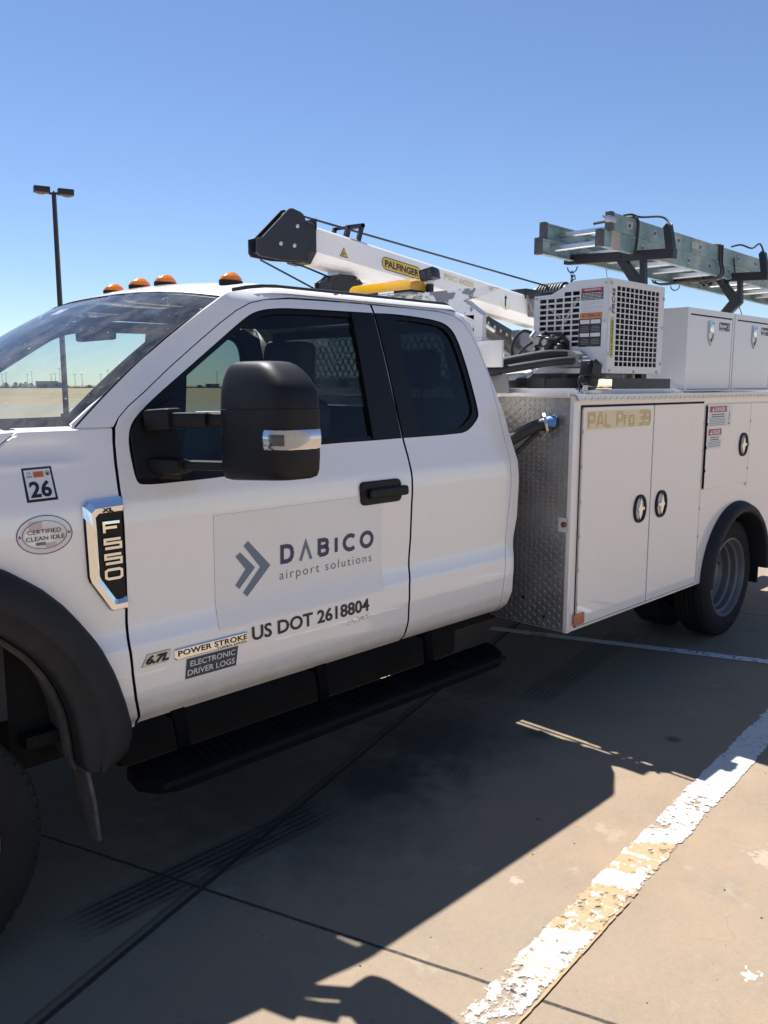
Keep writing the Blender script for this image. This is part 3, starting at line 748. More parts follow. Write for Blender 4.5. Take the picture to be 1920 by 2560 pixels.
# clearance lights
def clearance(y):
    z0 = float(np.interp(min(y, MIR-y), [p[0] for p in prof[:15]], [p[1] for p in prof[:15]]))-.004
    x0 = 1.93 if abs(y-YC) < .4 else 1.955
    b = MB(); P = []
    rings = [(.0, 1.0), (.010, .96), (.020, .74), (.028, .48), (.032, .30)]
    for h, k in rings:
        for i in range(20):
            a = 2*math.pi*i/20; ex = .050*k*math.cos(a); P.append((x0+ex+.012*(1-k), y+.027*k*math.sin(a), z0+.004+h))
    b.add(P, [(r*20+i, r*20+(i+1) % 20, (r+1)*20+(i+1) % 20, (r+1)*20+i) for r in range(4) for i in range(20)], True)
    b.add(P[80:100], [tuple(range(20))], True)
    l = b.build('clearance_light', 'amberdark', TR)
    b = MB(); b.prism(ellipse(x0, y, .053, .030, 24), lambda a, c, d: Vector((a, c, z0+d)), -.012, .0045); b.build('light_base', 'blackgloss', l)
for y in (2.79, YC-.215, YC+.0, YC+.235, MIR-2.70): clearance(y)

# windscreen surface
def ws(t, s, d=0):
    """t -1..1 across, s 0..1 bottom to top"""
    k = abs(t)
    b0 = Vector((.95+.212*k**2.2, YC+t*(YC-2.515), 1.535+.037*k**2)); b1 = Vector((1.738+.058*k**3, YC+t*(YC-2.636), 2.070-.052*k**2.5))
    p = b0.lerp(b1, s); bow = .035*4*s*(1-s)*(1-.3*k)
    return p+Vector((-bow*.55-d*.0, 0, bow*.8))+Vector((.55, 0, -.8))*d
nx, nz = 28, 16
def wsgrid(t0, t1, s0, s1, d, nx=28, nz=10):
    b = MB(); V = [ws(t0+(t1-t0)*i/nx, s0+(s1-s0)*j/nz, d) for j in range(nz+1) for i in range(nx+1)]
    b.add(V, [(j*(nx+1)+i, j*(nx+1)+i+1, (j+1)*(nx+1)+i+1, (j+1)*(nx+1)+i) for j in range(nz) for i in range(nx)], True); return b
wsc = obj('windscreen', wsgrid(-1, 1, 0, 1, 0, 28, 16).me('windscreen'), 'windglass', TR)
# black ceramic border of the windscreen (inside face)
b = MB()
for a in (wsgrid(-.995, .995, .0, .075, .005), wsgrid(-.995, .995, .93, .998, .005), wsgrid(-.995, -.925, .075, .93, .005, 4, 16), wsgrid(.925, .995, .075, .93, .005, 4, 16)):
    b.add(a.v, a.f, True)
b.build('ceramic_border', plain('frit_black', (.022, .022, .026), .5), wsc)
# stickers on the glass (driver side top corner) and sensor block
b = MB(); V = [ws(t, s, .004) for t, s in ((-.80, .80), (-.70, .80), (-.70, .845), (-.80, .845))]; b.add(V, [(0, 1, 2, 3)]); b.build('inspection_sticker', 'magnet', wsc)
b = MB(); V = [ws(t, s, .004) for t, s in ((.18, .86), (.30, .86), (.30, .92), (.18, .92))]; b.add(V, [(0, 1, 2, 3)]); b.build('toll_tag', 'whiteink', wsc)
b = MB(); b.box(1.76, 1.80, YC-.02, YC+.30, 1.895, 1.965, .012); b.tube([(1.72, YC+.12, 2.02), (1.76, YC+.13, 1.95)], .012); b.build('rear_view_mirror', 'interior', TR)
# seal strip between windscreen and pillar
for sg in (-1, 1):
    b = MB(); b.tube([ws(sg*1.002, s/16, .003) for s in range(17)], .0035, 6); b.build('windscreen_seal', 'gasket', wsc)
# wiper arms
b = MB(); b.tube([(.97, 2.75, 1.575), (1.02, 3.1, 1.60), (1.05, 3.40, 1.615)], .006, 6); b.tube([(.93, 3.4, 1.565), (.99, 3.75, 1.60), (1.05, 4.1, 1.61)], .006, 6)
b.build('wiper', 'blackplastic', TR)

# fender, hood, cowl, nose
fend = [(1.283, 1.5625), (1.277, 1.52), (1.272, 1.456), (1.2665, 1.37), (1.2635, 1.242), (1.2645, 1.104), (1.2635, .992), (1.2585, .87), (1.2635, .771), (1.278, .68), (1.305, .60), (1.310, .556), (1.235, .552), (1.215, .64), (1.165, .80), (1.08, .96), (.98, 1.07), (.85, 1.15), (.70, 1.195), (.55, 1.21), (.40, 1.19), (.25, 1.13), (.10, 1.02), (-.02, .86), (-.08, .70), (-.10, .56),
        (-.42, .56), (-.46, .80), (-.46, 1.15), (-.42, 1.33), (-.30, 1.40), (.0, 1.455), (.45, 1.487), (.80, 1.505), (.93, 1.519), (.985, 1.553), (1.0, 1.5625)]
hoodside = [(.978, 1.5625), (.972, 1.558), (.925, 1.527), (.80, 1.513), (.45, 1.495), (.0, 1.463), (-.30, 1.408), (-.30, 1.45), (0, 1.50), (.45, 1.535), (.80, 1.5575)]
def fside(x, z, d=0):
    y = ys(z)
    fd = min(1, max(0, (1.20-x)/.12))
    y += fd*(-.005*math.exp(-((z-1.472)/.010)**2)+.007*math.exp(-((z-1.510)/.03)**2))
    if x < -.2: y += (abs(x+.2)**2)*1.5
    return Vector((x, y+d, z))
for mir in (None, MIR):
    fe = sheet('front_fender', fend, [], fside, 'paint', TR, .03, .018, .025, mir)
    sheet('hood_edge', hoodside, [], fside, 'paint', TR, .02, .03, .03, mir)
    # shoulder rolling over from fender to hood/cowl
    b = MB(); xs_ = [.985+(1.283-.985)*i/8 for i in range(9)]; pr = [(0, 0), (.010, .0065), (.026, .010), (.04, .011), (.06, .008)]
    b.add([(x, ys(1.5625)+dy if mir is None else MIR-ys(1.5625)-dy, 1.5625+dz) for x in xs_ for dy, dz in pr], [(i*5+j, i*5+j+1, i*5+j+6, i*5+j+5) for i in range(8) for j in range(4)], True)
    b.build('fender_shoulder', 'paint', fe)
def hoodz(x, y):
    k = abs(y-YC)/(YC-2.50); base = float(np.interp(x, [-.45, -.30, 0, .45, .8, 1.0], [1.30, 1.45, 1.50, 1.535, 1.5575, 1.5635]))
    return base+.05*(1-k**2)*min(1, max(0, (x+.45)/.5))+ (0.012 if .30 < k < .72 else 0)
b = MB(); xs_ = [-.44, -.40, -.35, -.30, -.2, -.1, 0, .15, .3, .45, .6, .75, .88, .935]; yy_ = [ys(1.5575)+(MIR-2*ys(1.5575))*i/40 for i in range(41)]
def hx(x, y): return x if x < .9 else x-.04*(abs(y-YC)/(YC-2.5))**2*0+(0.03 if abs(y-YC) > .8 else -.05)
b.add([(hx(x, y), y, hoodz(x, y)) for x in xs_ for y in yy_], [(i*41+j, i*41+j+1, i*41+j+42, i*41+j+41) for i in range(13) for j in range(40)], True)
b.build('hood', 'paint', TR)
b = MB(); V = []
for i in range(41):
    t = -1+2*i/40; y = YC+t*(YC-2.56); p = ws(t*.97, 0)
    V += [(.86 if abs(t) < .85 else .96, y, 1.548+.02*(1-t*t)), (p.x-.05, y, p.z-.008), (p.x+.02, y, p.z+.004)]
b.add(V, [(i*3+j, i*3+j+1, i*3+j+4, i*3+j+3) for i in range(40) for j in range(2)], True)
b.build('cowl', plain('cowl_grey_plastic', (.36, .345, .34), .6), TR)
# nose: grille, headlights, bumper (outside the picture, kept simple but whole)
b = MB(); b.box(-.50, -.40, YC-.62, YC+.62, .78, 1.30, .03)
b.build('grille_frame', 'chrome', TR)
b = MB()
for k in range(6): b.box(-.53, -.49, YC-.56, YC+.56, .83+k*.075, .87+k*.075, .008)
b.build('grille_bar', 'blackgloss', TR)
for sy in (-1, 1):
    b = MB(); b.box(-.50, -.36, YC+sy*.64 if sy > 0 else YC-.95, YC+.95 if sy > 0 else YC-.64, .88, 1.28, .04); b.build('headlight', 'clearlens', TR)
b = MB(); b.box(-.68, -.46, YC-1.0, YC+1.0, .48, .76, .05); b.build('front_bumper', 'blackplastic', TR)

# wheel flares (front) — band with a rolled section, and liner
def arcpts(P, n):
    P = [Vector(p) for p in P]; L = [0]
    for a, c in zip(P, P[1:]): L.append(L[-1]+(c-a).length)
    out = []
    for i in range(n+1):
        s_ = L[-1]*i/n; j = max(k for k in range(len(L)) if L[k] <= s_+1e-9); j = min(j, len(P)-2)
        out.append(P[j].lerp(P[j+1], (s_-L[j])/(L[j+1]-L[j])))
    return out
def half(P, c=.55): return [(x, z) for x, z in P]+[(2*c-x, z) for x, z in reversed(P)]
outer = half([(1.165, .512), (1.205, .520), (1.235, .545), (1.252, .60), (1.23, .70), (1.20, .80), (1.155, .90), (1.10, .98), (1.05, 1.045), (.985, 1.11), (.88, 1.185), (.76, 1.23), (.66, 1.25), (.58, 1.255)])
inner = half([(1.075, .520), (1.060, .55), (1.055, .62), (1.045, .70), (1.02, .78), (.985, .85), (.945, .91), (.89, .965), (.84, 1.01), (.76, 1.05), (.68, 1.075), (.62, 1.085), (.57, 1.09)])
NO = 60; OU = arcpts(outer, NO); IN = arcpts(inner, NO)
def band3(OU, IN, sec, mir=None, smooth=True):
    b = MB(); n = len(sec); V = []
    for o, i in zip(OU, IN):
        for t, y in sec:
            p = o.lerp(i, t); V.append((p.x, y if mir is None else mir-y, p.y))
    b.add(V, [(a*n+j, a*n+j+1, (a+1)*n+j+1, (a+1)*n+j) for a in range(len(OU)-1) for j in range(n-1)], smooth); return b
for mir in (None, MIR):
    fl = band3(OU, IN, [(-.0, 2.45), (0, 2.405), (.03, 2.385), (.10, 2.368), (.3, 2.345), (.55, 2.333), (.62, 2.335), (.66, 2.345), (.9, 2.350), (.97, 2.354), (1, 2.365), (1.0, 2.46)], mir)
    for e in (0, -1):   # end caps
        k = len(fl.v)//(NO+1); vv = fl.v[:k] if e == 0 else fl.v[-k:]; fl.add(vv, [tuple(range(k))])
    flo = fl.build('wheel_flare', 'flare', TR, None, 50)
    ln = band3([o.lerp(i, .97) for o, i in zip(OU, IN)], [o.lerp(i, .97) for o, i in zip(OU, IN)], [(0, 2.37), (0, 2.43)], mir)
    inn = [i.lerp(Vector((.55, .55)), -.02) for i in IN]
    ln = band3(inn, [i.lerp(Vector((.55, .55)), .04) for i in IN], [(0, 2.46), (.5, 2.41), (1, 2.40), (1, 2.44), (.4, 2.50), (0, 2.95)], mir)
    ln.build('wheel_liner', 'liner', TR)
# lower tail of the front flare: mud lip
b = MB(); b.prism([(2.40, .58), (2.52, .58), (2.50, .30), (2.47, .22), (2.43, .24), (2.40, .40)], lambda a, c, d: Vector((1.075+d+(.58-c)*.16, a, c)), 0, .012, .002); b.build('mud_flap', 'liner', TR)

# rear corner of cab, back wall, floor
def xb(z): return float(np.interp(z, [.57, .61, .68, .76, .84, .95, 1.056, 1.2, 1.34, 1.45, 1.573, 1.696, 1.817, 1.92, 1.975, 2.022, 2.05], [3.325, 3.345, 3.346, 3.333, 3.335, 3.357, 3.382, 3.386, 3.384, 3.368, 3.345, 3.302, 3.258, 3.225, 3.215, 3.20, 3.19]))
for mir in (None, MIR):
    b = MB(); zs = [.58+(2.04-.58)*i/50 for i in range(51)]; pr = [(0, 0), (.010, .006), (.022, .022), (.030, .05), (.032, .10)]
    b.add([(xb(z)-.006+dx, (ys(z)+.003+dy) if mir is None else MIR-ys(z)-dy, z) for z in zs for dx, dy in pr], [(i*5+j, i*5+j+1, i*5+j+6, i*5+j+5) for i in range(50) for j in range(4)], True)
    b.build('rear_corner', 'paint', TR)
bw = lambda a, z, d: Vector((xb(z)+.032-d, a, z))
bwout = [(2.58, .58), (MIR-2.58, .58), (MIR-2.54, 1.2), (MIR-2.58, 1.5), (MIR-2.66, 1.80), (MIR-2.74, 2.03), (2.74, 2.03), (2.66, 1.80), (2.58, 1.5), (2.54, 1.2)]
bwin = capsule(2.80, MIR-2.80, 1.58, 1.965, 5, .07)
bwall = sheet('cab_back_wall', bwout, [bwin], bw, 'paint', TR, .03, .06, .05)
sheet('back_trim', offset(bwout, .02), [offset(bwin, -.004)], lambda a, z, d: bw(a, z, .034+d), 'interior', bwall, .004, .1, .08)
sheet('rear_window', inx(bwin, -.01), [], lambda a, z, d: bw(a, z, .012), 'rearglass', bwall, 0, .1, .08)
b = MB(); b.box(.95, 3.3, 2.50, MIR-2.50, .585, .625)
b.build('cab_floor', 'underbody', TR)
b = MB(); b.box(.86, .90, 2.50, MIR-2.50, .70, 1.50); b.build('firewall', 'interior', TR)
# dashboard, steering wheel, seats
b = MB(); b.box(1.02, 1.42, 2.56, MIR-2.56, 1.16, 1.475, .05, 3); b.box(.90, 1.20, 2.56, MIR-2.56, 1.40, 1.50, .03); b.box(1.12, 1.40, 2.72, 3.15, 1.44, 1.535, .04, 3)
b.build('dashboard', 'dash', TR)
sw = Vector((1.62, 2.93, 1.33)); ax = Vector((-.88, 0, -.47)).normalized(); uu = Vector((0, 1, 0)); vv_ = ax.cross(uu)
b = MB(); b.tube([sw+(uu*math.cos(a)+vv_*math.sin(a))*.19 for a in [2*math.pi*k/32 for k in range(32)]], .015, 8, closed=True)
for a in (0, 2.2, 4.1): b.tube([sw, sw+(uu*math.cos(a)+vv_*math.sin(a))*.19], .014, 6)
b.cyl(sw, sw+ax*.05, .07, 20); b.build('steering_wheel', 'interior', TR)
def seat(y, x, hw=.25, head=True, back=1.60, posts=True):
    b = MB(); b.box(x-.55, x-.02, y-hw, y+hw, .95, 1.12, .05, 3)
    m_ = Matrix.Translation((x, y, 1.10)) @ Matrix.Rotation(R(14), 4, 'Y')
    b.box(-.06, .07, -hw, hw, 0, back-1.08, .05, 3, m_)
    s = b.build('seat', 'fabric', TR)
    if head:
        b = MB(); m2 = Matrix.Translation((x+.135, y, back+.075)) @ Matrix.Rotation(R(6), 4, 'Y'); b.box(-.05, .055, -.135, .135, -.015, .185, .045, 3, m2)
        b.build('headrest', 'fabric', s)
        b = MB()
        for dy in (-.06, .06): b.cyl((x+.11, y+dy, back-.04), (x+.14, y+dy, back+.09), .007, 8)
        b.build('headrest_post', 'blackmetal', s)
seat(2.88, 2.16, back=1.625); seat(MIR-2.88, 2.16, back=1.625); seat(YC, 2.16, .12, False, 1.50)
seat(2.95, 3.05, .28, True, 1.62); seat(MIR-2.95, 3.05, .28, True, 1.62)
# crumpled tissue on the dash, seat belt glints
b = MB(); bmx = bmesh.new(); bmesh.ops.create_icosphere(bmx, subdivisions=3, radius=.045)
for v in bmx.verts: v.co = Vector((v.co.x*1.1, v.co.y*1.3, max(v.co.z, -.01)))*(1+random.uniform(-.18, .18))
b.bm(bmx, Matrix.Translation((1.16, 3.42, 1.515)), False); bmx.free()
tag(b.build('crumpled_tissue', 'whiteink'), 'crumpled white tissue lying on top of the truck dashboard', 'tissue')

# side mirrors
def mirror(mir):
    f = (lambda y: y) if mir is None else (lambda y: mir-y)
    rt = bpy.data.objects
    # shell: lofted rounded box, outboard face narrower at the top
    cx, cz = 1.625, 1.59
    b = MB(); rows = []
    prof2 = [(1.405, .70), (1.412, .90), (1.43, .97), (1.47, 1.0), (1.55, 1.0), (1.62, 1.0), (1.68, .97), (1.72, .91), (1.745, .84), (1.762, .74), (1.771, .58), (1.774, .35)]
    n = 36
    for z, k in prof2:
        t = (z-1.40)/.375
        yo = 1.972+ (0 if t < .72 else (t-.72)**1.5*.55); yi = 2.282-(0 if t < .8 else (t-.8)*.12)
        zz = z+ (-.0)
        hx_ = .082*k; cy = (yo+yi)/2; hy = (yi-yo)/2*(k**.5 if t > .5 else k**.35)
        for i in range(n):
            a = 2*math.pi*i/n; c_, s_ = math.cos(a), math.sin(a); e = .34
            px = math.copysign(abs(c_)**e, c_); py = math.copysign(abs(s_)**e, s_)
            xx = cx+px*hx_ - (.012 if px < 0 else 0)*(1-abs(py)**4) + .10*(-(cy+py*hy)+2.12)*1.0
            rows.append((xx, f(cy+py*hy), zz+ (cy+py*hy-2.13)*-.06*(1-t)))
    m_ = len(prof2)
    b.add(rows, [(r*n+i, r*n+(i+1) % n, (r+1)*n+(i+1) % n, (r+1)*n+i) for r in range(m_-1) for i in range(n)]+[tuple(range(n)), tuple(range((m_-1)*n, m_*n))], True)
    sh = b.build('side_mirror', 'blackplastic', TR, None, 50)
    b = MB()     # seam line between cap and body
    ringp = []
    for i in range(n):
        r0 = 5; p, q = rows[r0*n+i], rows[(r0+1)*n+i]; ringp.append(Vector(p).lerp(Vector(q), .1))
    c0 = sum((Vector(p) for p in ringp), Vector())/n
    b.tube([c0+(p-c0)*1.001 for p in ringp], .0016, 5, closed=True); b.build('mirror_seam', 'gasket', sh)
    # reflector glass on the rearward face
    b = MB(); b.box(1.685, 1.698, min(f(2.08), f(2.25)), max(f(2.08), f(2.25)), 1.46, 1.70, .004); b.build('mirror_glass', 'chrome', sh)
    # turn signal wrapping the outboard front corner
    path = [(1.5365, 2.035), (1.540, 2.008), (1.547, 1.987), (1.561, 1.972), (1.585, 1.9665), (1.63, 1.9655), (1.68, 1.9655), (1.700, 1.968)]
    b = MB(); c2_ = MB()
    for (z0, z1, mm, dd) in ((1.507, 1.567, b, .004),):
        V = []
        for x, y in path:
            for z, o in ((z0, 0), (z0+.006, dd), ((z0+z1)/2, dd+.002), (z1-.006, dd), (z1, 0)):
                d_ = Vector((-1, -1)).normalized() if 1.555 < x < 1.59 else (Vector((-1, 0)) if x < 1.555 else Vector((0, -1)))
                V.append((x+d_.x*o - .006, f(y+d_.y*o - .001), z))
        mm.add(V, [(i*5+j, i*5+j+1, i*5+j+6, i*5+j+5) for i in range(len(path)-1) for j in range(4)], True)
    ts = b.build('turn_signal', 'clearlens', sh)
    b = MB(); V = []
    for x, y in path: V += [(x-.003, f(y-.0005), 1.509), (x-.003, f(y-.0005), 1.565)]
    b.add(V, [(2*i, 2*i+1, 2*i+3, 2*i+2) for i in range(len(path)-1)], True)
    # arms
    b = MB(); 
    b.beam((1.42, f(2.50), 1.585), (1.455, f(2.40), 1.592), .08, .072, bev=.014)
    b.beam((1.44, f(2.44), 1.588), (1.52, f(2.31), 1.590), .06, .048, bev=.010)
    b.beam((1.50, f(2.36), 1.588), (1.62, f(2.22), 1.590), .045, .034, bev=.008)
    b.beam((1.42, f(2.50), 1.44), (1.47, f(2.38), 1.438), .09, .05, bev=.014)
    b.beam((1.46, f(2.42), 1.442), (1.62, f(2.22), 1.438), .05, .030, bev=.008)
    b.beam((1.405, f(2.515), 1.405), (1.50, f(2.45), 1.405), .06, .03, bev=.01)
    b.build('mirror_arm', 'blackplastic', sh)
    b = MB(); b.beam((1.502, f(2.355), 1.612), (1.60, f(2.24), 1.614), .03, .008, bev=.002); b.build('arm_rail', 'steel', sh)
    b = MB(); b.prism([(1.34, 1.40), (1.52, 1.395), (1.52, 1.655), (1.38, 1.60), (1.342, 1.55)], lambda a, c, d: (lambda p: Vector((p.x, f(p.y), p.z)))(side(a, c, d)), -.004, .014, .003); b.build('mirror_sail', 'blackplastic', sh)
    b = MB(); V = []
    for x, y in path[:-1]: V += [(x-.0048, f(y-.0022), 1.520), (x-.0048, f(y-.0022), 1.553)]
    b.add(V[:8], [(0, 1, 3, 2), (2, 3, 5, 4), (4, 5, 7, 6)], True); b.build('signal_reflector', 'greyink', ts)
    b = MB(); V = []
    for x, y in path: V += [(x-.0022, f(y+.0005), 1.508), (x-.0022, f(y+.0015), 1.566)]
    b.add(V, [(2*i, 2*i+1, 2*i+3, 2*i+2) for i in range(len(path)-1)], True); b.build('signal_housing', plain('signal_silver', (.50, .48, .46), .3, metal=.35), ts)
mirror(None); mirror(MIR)

# door handles (black bezel with pull)
for mir in (None, MIR):
    sd = (lambda a, c, d: side(a, c, d)) if mir is None else (lambda a, c, d: Vector((a, MIR-ys(c)-d, c)))
    b = MB(); b.prism(capsule(2.303, 2.537, 1.217, 1.312, 5, .022), sd, -.014, .01, .004); h = b.build('door_handle', 'blackplastic', TR)
    b = MB(); b.prism(capsule(2.335, 2.562, 1.243, 1.283, 4, .012), sd, -.034, -.012, .006); b.build('handle_pull', 'blackgloss', h)

# running board with treads and brackets
b = MB(); P = [(1.26, 2.40), (1.30, 2.335), (1.36, 2.305), (3.10, 2.31), (3.18, 2.36), (3.235, 2.44), (3.25, 2.51), (1.28, 2.51)]
b.prism(P, lambda a, c, d: Vector((a, c, .42+d)), 0, -.045, .006); rb = b.build('running_board', 'boardblack', TR)
b = MB()
for k in range(5):
    x0 = 1.46+k*.37
    for j in range(9):
        if x0+j*.034 < 3.12: b.beam((x0+j*.034, 2.345, .423), (x0+j*.034+.02, 2.48, .423), .014, .008)
b.build('tread_strip', 'boardblack', rb)
b = MB(); b.tube([(1.30, 2.31, .408), (3.14, 2.313, .408)], .011, 8); b.build('board_edge', plain('board_edge_trim', (.010, .010, .011), .8, spec=.1), rb)
for x in (1.47, 2.13, 2.78):
    b = MB(); b.beam((x, 2.50, .62), (x+.03, 2.50, .41), .045, .02, up=(0, 1, 0)); b.beam((x, 2.48, .56), (x, 2.98, .60), .05, .03); b.build('board_bracket', 'boardblack', rb)
b = MB(); b.box(1.25, 3.20, MIR-2.50, MIR-2.31, .36, .42, .01); b.build('running_board', 'blackplastic', TR)

# chassis
b = MB()
for y in (3.02, 3.87): b.box(-.35, 7.7, y-.04, y+.04, .55, .80)
for x in (.0, 1.4, 2.6, 3.6, 4.6, 5.6, 6.9): b.box(x, x+.12, 3.05, 3.84, .58, .74)
b.cyl((1.6, 3.45, .62), (2.5, 3.45, .60), .20, 20); b.cyl((2.5, 3.45, .55), (5.4, 3.45, .48), .055, 14)
b.cyl((5.60, 2.75, .405), (5.60, 4.15, .405), .07, 14); b.cyl((.55, 2.6, .405), (.55, 4.3, .405), .06, 14)
bs = bmesh.new(); bmesh.ops.create_uvsphere(bs, u_segments=16, v_segments=10, radius=.19); b.bm(bs, Matrix.Translation((5.6, 3.45, .42)), True); bs.free()
b.box(3.0, 4.3, 2.72, 3.0, .42, .72, .04); b.box(1.7, 3.1, 3.92, 4.3, .42, .66, .05); b.box(.5, 1.3, 3.05, 3.85, .55, 1.1)
b.box(1.35, 3.25, 2.70, 3.02, .31, .60, .04); b.box(1.45, 2.9, 3.05, 3.80, .33, .58, .04); b.box(1.35, 3.25, 3.9, 4.3, .30, .55, .04); b.box(3.62, 5.0, 2.30, 2.74, .43, .452); b.tube([(2.2, 3.98, .5), (3.5, 4.0, .47), (5.0, 3.98, .52), (6.4, 3.98, .50)], .05, 10)
b.build('chassis', 'underbody', TR)
b = MB(); b.box(.92, 1.28, 2.56, 3.0, .50, 1.15); b.build('inner_wing', 'underbody', TR)

# wheels
def wheel(x, yo, sgn, dished):
    """yo = outer face of the tyre; sgn +1: body lies towards +Y"""
    ax_ = (0, sgn, 0); o = (x, yo, .405)
    b = MB(); W = .225
    pr = [(.268, .018), (.275, .006), (.31, -.002), (.345, .0), (.375, .010), (.393, .022), (.402, .034)]
    for gi in range(5):
        a = .040+gi*.032; pr += [(.405, a), (.405, a+.024), (.394, a+.026), (.394, a+.030)]
    pr += [(.405, .20), (.392, W-.015), (.36, W-.002), (.31, W), (.268, W-.02)]
    b.lathe(pr, o, ax_, 72)
    for k in range(60):     # shoulder lugs
        a = 2*math.pi*k/60; r0 = .3885; p = Vector((x+r0*math.cos(a), yo+sgn*.026, .405+r0*math.sin(a))); t = Vector((-math.sin(a), 0, math.cos(a)))
        b.beam(p-t*.012, p+t*.012, .022, .010, up=(math.cos(a), 0, math.sin(a)))
    ty = b.build('wheel', 'rubber', TR, None, 35)
    b = MB()
    if dished: rp = [(.262, .16), (.268, .02), (.272, .006), (.262, .003), (.254, .012), (.248, .040), (.232, .052), (.228, .085), (.214, .095), (.208, .135), (.196, .150), (.13, .165), (.105, .160), (.098, .11), (.075, .10), (0, .10)]
    else: rp = [(.262, .16), (.268, .02), (.272, .006), (.262, .003), (.252, .014), (.244, .05), (.215, .062), (.17, .035), (.12, .012), (.105, -.012), (.085, -.035), (.07, -.04), (0, -.04)]
    b.lathe(rp, o, ax_, 64); rm = b.build('rim', 'rim', ty, None, 30)
    b = MB()
    rr_, dd = (.168, .1555) if dished else (.20, .05)
    for k in range(8):
        a = 2*math.pi*(k+.3)/8; c = Vector((x+rr_*math.cos(a), yo+sgn*(dd-.006), .405+rr_*math.sin(a))); b.cyl(c, c+Vector((0, sgn*.012, 0)), .024, 16)
    b.build('vent_hole', 'gasket', ty)
    b = MB()
    for k in range(10):
        a = 2*math.pi*k/10; r1 = .117; c = Vector((x+r1*math.cos(a), yo+sgn*(.163 if dished else .012), .405+r1*math.sin(a))); b.cyl(c, c-Vector((0, sgn*.03, 0)), .013, 6)
    b.build('lug_nut', 'steel', ty)
wheel(.535, 2.36, 1, False); wheel(.535, MIR-2.36, -1, False)
wheel(5.60, 2.262, 1, True); wheel(5.60, MIR-2.262, -1, True)
for y0, sg in ((2.60, 1), (MIR-2.60, -1)):
    b = MB(); b.lathe([(.27, .02), (.34, .0), (.39, .02), (.405, .04), (.405, .19), (.39, .21), (.34, .225), (.27, .2)], (5.60, y0 if sg > 0 else y0, .405), (0, sg, 0), 48); b.build('wheel', 'rubber', TR)

# ------------------------------------------------------------------ utility body
X0, XE, YB, ZB, ZT = 3.557, 7.15, 2.240, .456, 1.650
arch = [(5.60+.50*math.cos(R(a)), .43+.48*math.sin(R(a))) for a in range(0, 181, 6)]
bout = [(X0, ZB), (X0, ZT)] + [(XE, ZT), (XE, ZB)] + [(6.10, ZB)] + arch[1:-1] + [(5.10, ZB)]
UB = sheet('utility_body', bout, [], planeY(YB), 'cabinet', TR, .45, 0, .2)
b = MB(); b.add([(X0+.003, YB+.003, ZB+.002), (5.08, YB+.003, ZB+.002), (5.08, YB+.52, ZB+.002), (X0+.003, YB+.52, ZB+.002)], [(0, 1, 2, 3)])
b.add([(6.12, YB+.003, ZB+.002), (XE, YB+.003, ZB+.002), (XE, YB+.52, ZB+.002), (6.12, YB+.52, ZB+.002)], [(0, 1, 2, 3)])
b.box(3.60, XE-.02, YB+.50, YB+.52, ZB+.01, ZT-.01)
b.box(3.60, XE-.02, MIR-YB-.52, MIR-YB, ZB+.3, ZT-.005); b.box(3.62, 5.0, MIR-YB-.5, MIR-YB-.01, ZB, ZB+.3); b.box(6.2, XE-.03, MIR-YB-.5, MIR-YB-.01, ZB, ZB+.3)
b.box(3.60, XE-.05, YB+.52, MIR-YB-.52, 1.00, 1.04); b.box(XE-.04, XE, YB+.5, MIR-YB-.5, .85, 1.30)
b.build('body_panel', 'cabinet', UB)
# wheel house inside
b = MB(); V = []
for a in range(0, 181, 6):
    for y in (YB+.02, YB+.50): V.append((5.60+.50*math.cos(R(a)), y, .43+.48*math.sin(R(a))))
b.add(V, [(2*i, 2*i+1, 2*i+3, 2*i+2) for i in range(30)], True); b.box(5.0, 6.2, YB+.485, YB+.495, .5, .95); b.build('wheel_house', 'underbody', UB)
# rear flare
OU2 = [Vector((5.60+.515*math.cos(R(a)), .43+.505*math.sin(R(a)))) for a in range(-2, 183, 4)]; IN2 = [Vector((5.60+.435*math.cos(R(a)), .43+.43*math.sin(R(a)))) for a in range(-2, 183, 4)]
band3(OU2, IN2, [(0, 2.25), (0, 2.235), (.05, 2.222), (.25, 2.19), (.5, 2.175), (.75, 2.173), (.95, 2.18), (1, 2.19), (1, 2.30), (.8, 2.40)]).build('wheel_flare', 'flare', TR, None, 50)
band3([Vector((x, z)) for x, z in [(p.x, p.y) for p in OU2]], IN2, [(0, MIR-2.25), (0, MIR-2.222), (.25, MIR-2.19), (1, MIR-2.18)]).build('wheel_flare', 'flare', TR)
b = MB(); b.box(6.03, 6.05, 2.24, 2.62, .30, .62); b.build('mud_flap', 'rubber', TR)
# corner trims of the body front
b = MB(); b.box(X0-.004, X0+.030, YB-.004, YB+.022, ZB-.002, ZT-.002, .004); b.build('corner_post', 'cabinet', UB)
